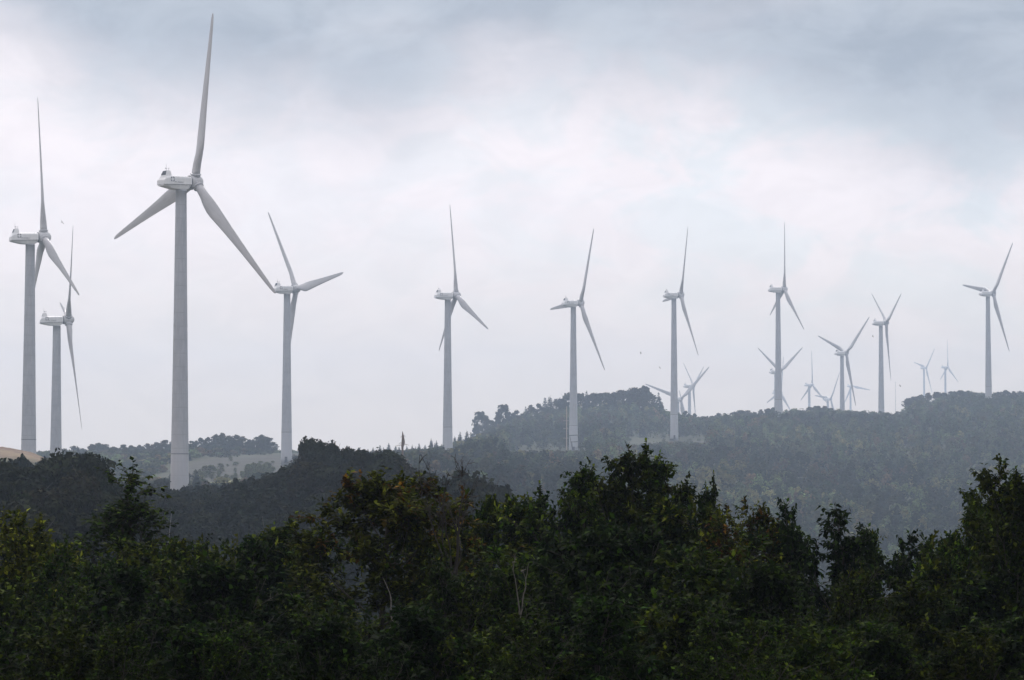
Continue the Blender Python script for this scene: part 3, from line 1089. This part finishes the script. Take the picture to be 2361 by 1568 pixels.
def leafy(seed, H, Rw, base=.25, limbs=26, ascend=50, droop=.35, leaf=.10, subs=6, twigs=6, leaves=11, cols=None, top_cols=None, sparse=1.0, lean=0.0, tuft=.40, s0=.40):
    """trunk with limbs, sub-branches and twigs; diamond leaves along the twigs. Returns trunk mesh, crown mesh"""
    r = np.random.default_rng(seed)
    A = Acc()
    B = Acc()
    n = 14
    z = np.linspace(-.3, H, n)
    wob = r.normal(size=(n, 2)).cumsum(0) * .05
    T = np.stack([wob[:, 0] + lean * (z / H) ** 2, wob[:, 1], z], 1)
    tr = .012 * H * (1 - .88 * np.clip(z / H, 0, 1)) + .006
    A.add(*tube_arrays(T, tr, 7))
    TW = []                                     # twig segments: start, end

    def poly(p, d, L, k, up, jit):
        P = [p]
        d = d / np.linalg.norm(d)
        for _ in range(k):
            d = d + np.array([0, 0, up / k]) + r.normal(size=3) * jit
            d /= np.linalg.norm(d)
            P.append(P[-1] + d * L / k)
        return np.array(P)
    for i in range(limbs):
        t = base + (1.0 - base) * ((i + r.uniform(0, .9)) / limbs) ** .9
        t = min(t, .985)
        zz = t * H
        p = np.array([np.interp(zz, z, T[:, 0]), np.interp(zz, z, T[:, 1]), zz])
        a = i * 2.4 + r.uniform(-.5, .5)
        q = (t - base) / (1 - base)
        prof = (math.sin(math.pi * min(1, .18 + .82 * q)) ** .6) * .85 + .15
        L = Rw * prof * r.uniform(.55, 1.25)
        e = R(ascend + 30 * q + r.uniform(-12, 12))
        d = np.array([math.cos(a) * math.cos(e), math.sin(a) * math.cos(e), math.sin(e)])
        P = poly(p, d, L * (1.0 + .35 * math.sin(e)), 6, .35, .10)
        r0 = max(.010, .0045 * H * (1 - .75 * t))
        A.add(*tube_arrays(P, np.linspace(r0, .006, 7), 5))
        for s in range(subs):
            k = r.uniform(s0, 1.0)
            j = min(5, int(k * 6))
            pp = P[j] + (P[j + 1] - P[j]) * (k * 6 - j)
            dd = unit(P[j + 1] - P[j]) + r.normal(size=3) * .75
            dd[2] += .25
            L2 = L * r.uniform(.22, .48) * (1.25 - .6 * k) + .18
            Q = poly(pp, dd, L2, 4, .15, .14)
            A.add(*tube_arrays(Q, np.linspace(max(.005, r0 * .4), .004, 5), 4))
            for w in range(twigs):
                k2 = r.uniform(.3, 1.0)
                j2 = min(3, int(k2 * 4))
                ps = Q[j2] + (Q[j2 + 1] - Q[j2]) * (k2 * 4 - j2)
                de = unit(Q[j2 + 1] - Q[j2]) * .8 + r.normal(size=3) * .7
                de[2] += .12
                TW.append((ps, ps + unit(de) * r.uniform(.16, tuft)))
            TW.append((Q[-2], Q[-1] + unit(Q[-1] - Q[-2]) * .15))
    # leader shoots at the top
    for s in range(5):
        a = r.uniform(0, 6.28)
        TW.append((T[-2] + (T[-1] - T[-2]) * r.uniform(0, 1), T[-1] + np.array([math.cos(a) * .15, math.sin(a) * .15, r.uniform(.05, .3)])))
    S = np.array([t[0] for t in TW])
    E_ = np.array([t[1] for t in TW])
    for s, e in zip(S, E_):
        A.add(*tube_arrays([s, (s + e) / 2 + np.array([0, 0, .01]), e], [.0045, .0035, .002], 3))
    keep = r.random(len(S)) < sparse
    S, E_ = S[keep], E_[keep]
    nl = len(S) * leaves
    kk = np.repeat(np.arange(len(S)), leaves)
    u = np.tile(np.linspace(.15, 1.0, leaves), len(S)) + r.normal(size=nl) * .04
    P0 = S[kk] + (E_ - S)[kk] * u[:, None]
    dirn = unit((E_ - S)[kk]) * .7 + r.normal(size=(nl, 3)) * .65
    dirn[:, 2] -= droop + .25 * r.random(nl)
    dirn = unit(dirn)
    ref = unit(r.normal(size=(nl, 3)) * .38 + np.array([0, 0, 1.0]))
    side = unit(np.cross(dirn, ref))
    nor = np.cross(side, dirn)
    ln = leaf * r.uniform(.6, 1.3, nl)[:, None]
    wd = ln * r.uniform(.24, .36, nl)[:, None]
    b0 = P0 + dirn * ln * .08
    mid = b0 + dirn * ln * .45
    tip = b0 + dirn * ln - nor * ln * .12
    V = np.stack([b0, mid + side * wd + nor * ln * .06, tip, mid - side * wd + nor * ln * .06], 1).reshape(-1, 3)
    f = np.arange(nl * 4).reshape(-1, 4)
    cols = cols or [(.034, .046, .013)]
    C0 = np.array(cols)[r.integers(0, len(cols), len(S))][kk]
    if top_cols:  # painted lit tops on maple and ash; orange, yellow and rust are leaf colour
        hz = (P0[:, 2] - H * base) / (H * (1 - base))
        pr = np.clip((hz - .80) / .20, 0, 1) * .7
        tw = r.random(len(S))[kk]
        use = tw < pr
        tcs = np.array(top_cols)[r.integers(0, len(top_cols), len(S))][kk]
        C0 = np.where(use[:, None], tcs, C0)
    C0 = C0 * (1 + r.normal(size=(nl, 1)) * .28) * np.where(r.random((nl, 1)) < .16, 1.9, .60)  # a few leaves painted bright as highlights, the rest darkened for black gaps
    B.add(V, f, np.repeat(np.clip(C0, .004, .6), 4, 0))
    return A.mesh('trunk'), B.mesh('crown')


G1 = [(.023, .040, .004), (.016, .031, .003), (.032, .046, .005)]
G2 = [(.014, .028, .004), (.010, .022, .003)]
GY = [(.076, .086, .008), (.060, .072, .007), (.040, .053, .005)]
OR = [(.110, .060, .008), (.090, .066, .008), (.080, .074, .008)]
BR = [(.066, .036, .005), (.052, .040, .004), (.034, .038, .003)]
G3 = [(.012, .024, .003), (.010, .019, .003), (.016, .027, .003)]  # darkest greens: the view's darkening towards the bottom put into leaf colour
FG = {
    'yellowing': leafy(101, 11.0, 2.0, .22, 30, 40, .15, .115, 7, 6, 12, GY + G1, GY),
    'sparse': leafy(102, 11.6, 1.7, .25, 28, 52, .3, .09, 7, 6, 10, G1 + G3, None, .8, .1),
    'beech': leafy(103, 11.6, 2.0, .25, 44, 20, .10, .115, 8, 6, 12, GY + GY[1:] + G1[:1], OR[:2] + GY + GY, 1.0, -.1),
    'ash': leafy(104, 11.8, 2.1, .30, 22, 56, .5, .125, 7, 5, 12, G2 + G1, G1 + GY[2:], .85, .15, .42, .5),
    'ash2': leafy(105, 11.8, 2.0, .30, 20, 60, .5, .125, 7, 5, 12, G2 + G1, G1 + GY[2:], .85, -.15, .42, .5),
    'maple': leafy(106, 10.6, 1.9, .22, 26, 42, .2, .135, 6, 6, 11, G1, GY + G1),  # yellow-green top tones put the light on the crown into leaf colour
    'maple2': leafy(116, 10.6, 1.8, .22, 24, 34, .15, .12, 6, 6, 12, G1 + GY[2:], GY),
    'rusty': leafy(107, 10.5, 1.7, .22, 26, 46, .2, .105, 6, 6, 12, BR[2:] + G1 + G1, BR + GY),
    'cherry': leafy(108, 10.6, 1.6, .25, 20, 58, .75, .14, 6, 5, 11, G2, None, .8, 0, .42, .45),
    'bigright': leafy(109, 12.2, 2.5, .18, 34, 40, .55, .125, 7, 6, 12, G2 + G1, GY[2:] + G1),
    'bush': leafy(110, 8.0, 2.1, .12, 28, 36, .15, .12, 6, 6, 12, G1 + G3, G1 + GY[2:]),
    'bush2': leafy(111, 8.0, 2.0, .12, 26, 40, .3, .125, 6, 6, 12, G3 + G2, None),
    'bush3': leafy(112, 8.0, 2.0, .12, 28, 30, .12, .085, 6, 7, 13, G3 + G2, G1),
}
FG_H = {}
for k_, (t_, c_) in FG.items():
    zz_ = np.empty(len(c_.vertices) * 3, np.float32)
    c_.vertices.foreach_get('co', zz_)
    FG_H[k_] = float(np.quantile(zz_[2::3], .9985))


turn = np.random.default_rng(21)


def fg(kind, px, py, Y, label, wide=1.0, rz=None, name='leafy_tree', group='foreground trees'):
    g = on_ground(px, Y)
    h = at(px, py, Y).z - g.z
    s = h / FG_H[kind]
    root = empty(name, g, turn.uniform(0, 6.28) if rz is None else rz)
    root.scale = (s * wide, s * wide, s)
    tag(root, label, 'tree', group)
    tm, cm = FG[kind]
    link('trunk', tm, root, MAT['bark'])
    link('crown', cm, root, MAT['leaf'])
    return root


SIL = [
    ('yellowing', 35, 1182, 66, 'yellowing leafy tree with a rounded top at the far left edge', 1.05),
    ('yellowing', -70, 1190, 68, 'yellowing leafy tree cut by the left edge of the picture', 1.0),
    ('maple', 150, 1262, 64, 'low dark bushy tree right of the yellowing tree', .95),
    ('sparse', 296, 1078, 72, 'thin sparse tree with see-through twiggy top left of the nearest tower', 1.6),
    ('bush', 345, 1238, 66, 'low rounded leafy tree under the sparse tree', 1.0),
    ('bush3', 232, 1258, 68, 'low tree between the yellowing tree and the sparse tree', .95),
    ('maple2', 520, 1248, 70, 'rounded green tree below the nearest turbine', .85),
    ('ash2', 655, 1200, 72, 'green tree with feathery top below the dark knoll', 1.1),
    ('maple', 600, 1238, 74, 'green tree with a yellow sprig showing beside its top', .8),
    ('beech', 880, 1094, 66, 'tree with orange tinted top and layered branches in the middle left', 1.3),
    ('rusty', 1052, 1172, 70, 'rusty leafed tree behind the bare twigs', 1.0),
    ('maple', 1130, 1150, 74, 'small dark tree between the bare twigs and the tall centre tree', .62),
    ('ash', 1290, 1076, 70, 'left stem of the tall dark centre clump, drooping leaf sprays', .9),
    ('ash2', 1232, 1130, 72, 'short dark tree on the left flank of the tall centre clump', .85),
    ('ash', 1410, 1040, 72, 'tall dark centre tree with the left of the two highest tips', 1.0),
    ('ash2', 1502, 1034, 72, 'tall dark centre tree with the right of the two highest tips', .9),
    ('ash', 1566, 1108, 70, 'dark tree on the right flank of the tall centre clump', .8),
    ('ash2', 1636, 1106, 73, 'slim dark sapling standing apart right of the tall centre clump', .50),
    ('rusty', 1668, 1184, 66, 'rusty brown leafed tree right of centre', .85),
    ('rusty', 1742, 1162, 70, 'rust and green tree with a pale spiky top right of centre', .95),
    ('cherry', 1835, 1158, 70, 'drooping leafed sapling with two thin shoots above its crown', .72),
    ('cherry', 1900, 1170, 68, 'drooping leafed tree with a rounded crown and one tall shoot', 1.0),
    ('cherry', 2022, 1215, 70, 'drooping leafed sapling left of the gap by the big right tree', .75),
    ('cherry', 2082, 1232, 69, 'pointed drooping leafed sapling nearest the big right tree', .8),
    ('maple', 2140, 1262, 72, 'low green tree in the gap left of the big right tree', .8),
    ('bigright', 2345, 1074, 60, 'big dark tree with drooping leaves at the right edge', .95),
    ('bigright', 2245, 1160, 62, 'dark spreading tree leaning out left of the big right tree', .72),
    ('bigright', 2440, 1120, 64, 'big dark tree cut by the right edge of the picture', 1.0),
]
SIL += [
    ('maple2', 98, 1236, 64, 'bushy green tree against the right flank of the yellowing tree', .9),
    ('bush3', 195, 1268, 62, 'low bush in the dip left of the sparse tree', .9),
    ('maple', 405, 1252, 66, 'dense green tree right of the low rounded tree', .9),
    ('bush', 468, 1262, 64, 'low bush in the dip below the nearest turbine', .9),
    ('bush2', 560, 1250, 66, 'dense bush right of the rounded green tree', .9),
    ('maple', 712, 1232, 70, 'green tree on the right flank of the feathery tree', .8),
    ('maple2', 975, 1176, 70, 'yellow green tree on the right flank of the orange tipped tree', .7),
    ('maple2', 1005, 1195, 66, 'green tree with yellowish top below the bare twigs', .9),
    ('maple', 1185, 1150, 72, 'dark tree joining the centre clump on its left', .8),
    ('ash2', 1350, 1092, 74, 'dark stem filling the centre clump between its left and tall tips', .9),
    ('ash', 1458, 1092, 75, 'dark stem filling the centre clump between its two highest tips', .9),
    ('maple', 1540, 1150, 68, 'dark full tree at the foot of the centre clump right side', .9),
    ('maple2', 1612, 1190, 68, 'green tree with yellowish top below the slim dark sapling', .8),
    ('maple', 1795, 1205, 72, 'green tree between the rust tree and the thin shooted sapling', .8),
    ('maple2', 1962, 1238, 72, 'green tree between the two drooping leafed trees', .75),
    ('maple', 2185, 1232, 66, 'green tree tucked against the left side of the big right tree', .8),
    ('bigright', 2300, 1120, 63, 'dark leafy stem inside the big right tree clump', .8),
]
for k, px, py, Y, lab, w in SIL:
    fg(k, px, py, Y * .55, lab, w)
fr = np.random.default_rng(77)
MID = [('bush', 40, 1330), ('bush3', 180, 1345), ('bush2', 320, 1310), ('bush', 450, 1330), ('bush2', 575, 1300), ('bush', 715, 1365), ('bush3', 800, 1400), ('bush2', 1000, 1330), ('bush3', 1100, 1280), ('bush', 1225, 1260),
       ('bush2', 1350, 1225), ('bush2', 1470, 1215), ('bush', 1590, 1240), ('bush3', 1700, 1275), ('bush2', 1830, 1300), ('bush3', 1960, 1310), ('bush', 2080, 1320), ('bush2', 2200, 1330), ('bush2', 2320, 1290)]
MARKS = [(20, 'the yellowing tree'), (150, 'the dip right of the yellowing tree'), (296, 'the sparse tree'), (415, 'the nearest turbine tower'), (540, 'the dip right of the nearest turbine'),
         (655, 'the feathery topped green tree'), (770, 'the gap beside the orange tinted tree'), (880, 'the orange tinted tree'), (1040, 'the bare twigs'), (1150, 'the forked pale branch'),
         (1270, 'the centre clump left stem'), (1400, 'the centre clump left tip'), (1502, 'the centre clump right tip'), (1636, 'the slim dark sapling'), (1742, 'the rust and green tree'),
         (1835, 'the thin shooted sapling'), (1900, 'the rounded drooping leafed tree'), (2050, 'the pair of drooping saplings'), (2150, 'the gap beside the big right tree'), (2245, 'the big right tree leaning stem'), (2345, 'the big right tree')]


def below(row):
    free = list(MARKS)
    names = []
    for k_, px_, py_ in row:
        m = min(free, key=lambda q: abs(q[0] - px_))
        free.remove(m)
        names.append(m[1])
    return names


mid_names = below(MID)
for i, (k, px, py) in enumerate(MID):
    fg(k, px, py, fr.uniform(30, 33), 'dark bushy tree halfway down, below ' + mid_names[i], fr.uniform(.9, 1.15), name='bushy_tree', group='middle row of the foreground thicket')
NEAR = [('bush2', 30, 1450), ('bush', 150, 1440), ('bush3', 270, 1425), ('bush2', 400, 1440), ('bush3', 520, 1430), ('bush2', 690, 1425), ('bush', 835, 1470), ('bush2', 1010, 1400), ('bush', 1120, 1440), ('bush3', 1230, 1400), ('bush2', 1360, 1380),
        ('bush', 1480, 1390), ('bush2', 1600, 1385), ('bush3', 1720, 1400), ('bush', 1840, 1430), ('bush3', 1960, 1420), ('bush2', 2080, 1440), ('bush', 2200, 1440), ('bush2', 2320, 1420)]
near_names = below(NEAR)
for i, (k, px, py) in enumerate(NEAR):
    fg(k, px, py, fr.uniform(24, 27.5), 'nearest dark bushy tree at the bottom edge, under ' + near_names[i], fr.uniform(.95, 1.2), name='bushy_tree', group='nearest row of the foreground thicket')


# ------------------------------------------------------------------ bare and dead wood
def bare(seed, base, tips, r0, name, label, mat, forks=4, group=None, cat='dead tree'):
    """stem(s) from base to each tip with side twigs, one mesh for trunk"""
    r = np.random.default_rng(seed)
    A = Acc()
    base = np.array(base)
    for tip in tips:
        tip = np.array(tip)
        n = 9
        t = np.linspace(0, 1, n)[:, None]
        bend = r.normal(size=3) * .05 * np.linalg.norm(tip - base)
        P = base + (tip - base) * t + bend * np.sin(t * math.pi) + r.normal(size=(n, 3)) * .012 * np.linalg.norm(tip - base)
        A.add(*tube_arrays(P - base, np.linspace(r0, r0 * .15, n), 6))
        for k in range(forks):
            j = int(r.integers(3, n - 1))
            Lt = min(np.linalg.norm(tip - base) * .3, 1.1) * r.uniform(.4, 1.0)
            d = unit(unit(P[j + 1] - P[j]) + r.normal(size=3) * .5)
            Q = [P[j]]
            for q_ in range(4):
                d = unit(d + r.normal(size=3) * .16 + np.array([0, 0, .08]))
                Q.append(Q[-1] + d * Lt / 4)
            Q = np.array(Q) - base
            A.add(*tube_arrays(Q, np.linspace(r0 * .32, .003, 5), 4))
            for q_ in range(2):
                d2 = unit(d + r.normal(size=3) * .5) * Lt * r.uniform(.25, .5)
                m_ = Q[int(r.integers(1, 4))]
                A.add(*tube_arrays(np.array([m_, m_ + d2 * .5 + r.normal(size=3) * .02, m_ + d2]), [.006, .005, .003], 3))
    o = link(name, A.mesh(name, True), mats=MAT[mat])
    o.location = base
    tag(o, label, cat, group)
    return o


Yb = 35
bare(1, at(1046, 1330, Yb), [at(992, 1066, Yb - .1), at(962, 1082, Yb), at(1062, 1080, Yb + .2), at(1030, 1115, Yb - .2), at(1090, 1126, Yb), at(1016, 1140, Yb + .1)], .013, 'bare_tree', 'leafless twiggy tree right of the orange tinted tree', 'twig', 9)
Yb = 28.6
bare(2, at(1200, 1420, Yb), [at(1181, 1302, Yb - .05), at(1221, 1294, Yb)], .010, 'dead_branch', 'bleached forked dead branch rising from the centre thicket', 'palewood', 1)
bare(3, at(892, 1470, 34.6), [at(884, 1335, 34.9)], .014, 'dead_tree', 'bleached bare stem in front of the orange tinted tree trunk', 'palewood', 1)
Ys = 205
bare(4, on_ground(606, Ys), [at(608, 1178, Ys)], .06, 'dead_tree', 'thin pale dead stem before the shaded hollow', 'palewood', 2)
bare(5, on_ground(375, 186), [at(398, 1176, 186)], .06, 'dead_tree', 'thin grey dead stem right of the sparse tree', 'steel', 3)

# brown broken snag
Yg = 640


def snag():
    r = np.random.default_rng(9)
    A = Acc()
    b = on_ground(928, Yg)
    topz = at(928, 995, Yg).z - b.z
    zz = np.linspace(-.3, topz, 16)
    brk = at(928, 1024, Yg).z - b.z
    P = np.stack([np.sin(zz * 1.3) * .06 + r.normal(size=16) * .04, np.zeros(16), zz], 1)
    rad = np.where(zz < brk, .24, .46) * (1 + r.normal(size=16) * .10)
    rad[-1] = .08
    rad[-2] = .26
    A.add(*tube_arrays(P, rad, 9))
    for z, l, a in [(brk, 1.5, .3), (brk + .3, .9, 3.1), (brk - .2, 1.7, 2.9), (brk + .5, .8, .9), (brk + 1.4, .5, 1.5), (topz - .9, .7, 0), (topz - 1.1, .5, 3)]:
        d = np.array([math.cos(a) * l, math.sin(a) * l, -.25])
        A.add(*tube_arrays([(0, 0, z), d * .5 + np.array([0, 0, z + .1]), d + np.array([0, 0, z])], [.09, .06, .02], 5))
    o = link('dead_tree', A.mesh('dead_tree', True), mats=MAT['snag'])
    o.location = b
    tag(o, 'brown broken dead trunk standing alone on the middle skyline', 'dead tree')


snag()


# ------------------------------------------------------------------ poles, frames, boxes, rubble
def pole(px, py_top, py_base, Y, label, arms, rad=.16, mat='wood'):
    b = at(px, py_base, Y)
    h = at(px, py_top, Y).z - b.z
    root = empty('utility_pole', b)
    tag(root, label, 'utility pole')
    A = Acc()
    A.add(*tube_arrays([(0, 0, -1.5), (0.02, 0, h * .5), (0, 0, h)], [rad, rad * .85, rad * .65], 9))
    link('pole', A.mesh('pole', True), root, MAT[mat])
    for z, w in arms:
        bm = bmesh.new()
        box(bm, (-.35, -.2, h - z), (w, .12, .16))
        for s in (-.45, .45):
            lathe_at = Matrix.Translation((-.35 + s * w, -.2, h - z + .17))
            bmesh.ops.create_cone(bm, cap_ends=True, segments=8, radius1=.06, radius2=.04, depth=.2, matrix=lathe_at)
        link('cross_arm', bm_mesh('cross_arm', bm), root, MAT['wood'])
    return root


pole(1306, 937, 1040, 1238, 'tall weathered pole left of the frame footed turbine', [(6.2, 2.4), (9.6, 2.2), (13.8, 2.2)], .26)
pole(1427, 974, 1017, 1375, 'short pale pole on the slope between the two pad turbines', [], .15, 'palewood')
pole(2624 * .7867, 1118 * .7867, 960, 2900, 'thin faint mast on the sky right of the V bladed turbine', [], .22, 'steel')


def frame():
    Y = 1243
    b = on_ground(1322, Y)
    root = empty('steel_frame', b)
    tag(root, 'dark steel frame of rails across the foot of a turbine', 'steel frame')

    def rel(px, py):
        return at(px, py, Y) - b
    for p0, p1, nm, w in [((1312, 1004), (1334, 1003), 'rail', .34), ((1315, 1019), (1334, 1018.5), 'rail', .30), ((1318, 1033), (1334, 1033), 'rail', .30),
                          ((1318, 1019), (1320.5, 1040), 'post', .26), ((1333.5, 1019), (1333.5, 1045), 'post', .2), ((1313, 1004), (1319.5, 1040), 'brace', .24)]:
        a, c = rel(*p0), rel(*p1)
        d = c - a
        bm = bmesh.new()
        box(bm, (0, 0, 0), (d.length, w, w))
        bmesh.ops.bevel(bm, geom=list(bm.edges), offset=.03, segments=1, affect='EDGES')
        o = link(nm, bm_mesh(nm, bm), root, MAT['darksteel'])
        o.matrix_basis = Matrix.Translation((a + c) / 2) @ d.to_track_quat('X', 'Z').to_matrix().to_4x4()


frame()


def cabinet():
    Y = 1372
    b = on_ground(1548.5, Y)
    z = at(1548.5, 1019, Y).z
    root = empty('transformer_box', (b.x, b.y, z))
    tag(root, 'dark transformer cabinet at the foot of the pad turbine', 'transformer box')
    bm = bmesh.new()
    box(bm, (0, 0, .75), (2.5, 1.8, 1.5))
    bmesh.ops.bevel(bm, geom=list(bm.edges), offset=.06, segments=2, affect='EDGES')
    link('body', bm_mesh('body', bm), root, MAT['box'])
    bm = bmesh.new()
    box(bm, (0, 0, 1.56), (2.7, 2.0, .12))
    link('lid', bm_mesh('lid', bm), root, MAT['box'])
    for s in (-.6, .6):
        bm = bmesh.new()
        box(bm, (s, -.915, .75), (1.05, .03, 1.25))
        box(bm, (s * .25, -.95, .8), (.06, .05, .25))
        link('door', bm_mesh('door', bm), root, MAT['darksteel'])


cabinet()


def rock_mesh(seed):
    r = np.random.default_rng(seed)
    bm = bmesh.new()
    bmesh.ops.create_icosphere(bm, subdivisions=2, radius=1)
    ph = r.uniform(0, 6, 6)
    for v in bm.verts:
        c = v.co
        k = 1 + .22 * math.sin(3 * c.x + ph[0]) * math.cos(2.6 * c.y + ph[1]) + .16 * math.sin(5 * c.z + ph[2] + 2 * c.x)
        v.co = Vector((c.x * k * 1.25, c.y * k, c.z * k * .72))
    return bm_mesh('boulder', bm)


RK = [rock_mesh(k) for k in range(5)]
for k in range(34):
    px = 1172 + 118 * rng.beta(1.6, 1.6)
    Y = rng.uniform(1188, 1225)
    s = rng.uniform(.45, 1.25)
    p = on_ground(px, Y)
    o = link('boulder', RK[k % 5], mats=MAT['rock'])
    o.location = (p.x, p.y, p.z + s * .3)
    o.scale = (s, s, s)
    o.rotation_euler = (rng.uniform(-.3, .3), rng.uniform(-.3, .3), rng.uniform(0, 6))
    tag(o, 'pale boulder in the rubble heap left of the frame footed turbine', 'boulder', 'boulders of the rubble heap')
p = on_ground(1416, 1370)
o = link('boulder', RK[2], mats=MAT['rock'])
o.location = (p.x, p.y, p.z + .5)
o.scale = (2.2, 1.4, .8)
tag(o, 'single pale flat boulder beside the short pale pole', 'boulder')


def bird(px, py, Y, span, label, rz):
    bm = bmesh.new()
    prof = [(.01, -.5), (.06, -.42), (.10, -.2), (.11, .05), (.07, .3), (.06, .38), (.05, .46), (.01, .56)]
    lathe(bm, prof, 10, 'x')
    for s in (-1, 1):
        a = [(.18, .06 * s, .03), (.24, .5 * s, .26), (.10, 1.0 * s, .20), (-.08, .96 * s, .19), (-.10, .5 * s, .24), (-.16, .06 * s, .03)]
        up = [bm.verts.new(q) for q in a]
        dn = [bm.verts.new((q[0], q[1], q[2] - .025)) for q in a]
        bm.faces.new(up)
        bm.faces.new(dn[::-1])
        for i in range(6):
            bm.faces.new((up[i], dn[i], dn[(i + 1) % 6], up[(i + 1) % 6]))
    box(bm, (-.55, 0, 0), (.3, .16, .02))
    o = link('bird', bm_mesh('bird', bm), mats=MAT['bird'])
    o.location = at(px, py, Y)
    o.rotation_euler = (R(50), R(10), rz)
    o.scale = (span / 2,) * 3
    tag(o, label, 'bird')


bird(143, 513, 300, .55, 'dark bird in the sky above the shorter left turbine', 1.2)
bird(2557 * .7867, 986 * .7867, 420, .5, 'speck of a bird between the V bladed and Y bladed turbines', .4)
bird(1877 * .7867, 1035 * .7867, 420, .5, 'speck of a bird left of the bare pad turbine tower', .2)
bird(1933 * .7867, 1078 * .7867, 420, .45, 'speck of a bird above the long left reaching blade', 2.0)
bird(2637 * .7867, 1131 * .7867, 420, .45, 'speck of a bird beside the thin faint mast', 2.6)

# ------------------------------------------------------------------ haze
bm = bmesh.new()
box(bm, (0, 2110, 57), (4900, 4440, 236))
hm = bpy.data.materials.new('haze')
hm.use_nodes = True
t = hm.node_tree
t.nodes.clear()
pv = N(t, 'ShaderNodeVolumePrincipled')
pv.inputs['Color'].default_value = (*HAZE_COLOR, 1)
pv.inputs['Density'].default_value = HAZE_DENSITY
pv.inputs['Anisotropy'].default_value = HAZE_ANISO
om = N(t, 'ShaderNodeOutputMaterial')
t.links.new(pv.outputs[0], om.inputs['Volume'])
ho = link('haze', bm_mesh('haze', bm), mats=hm)
tag(ho, 'pale moist haze filling the valley and ridge air', 'haze', kind='stuff')
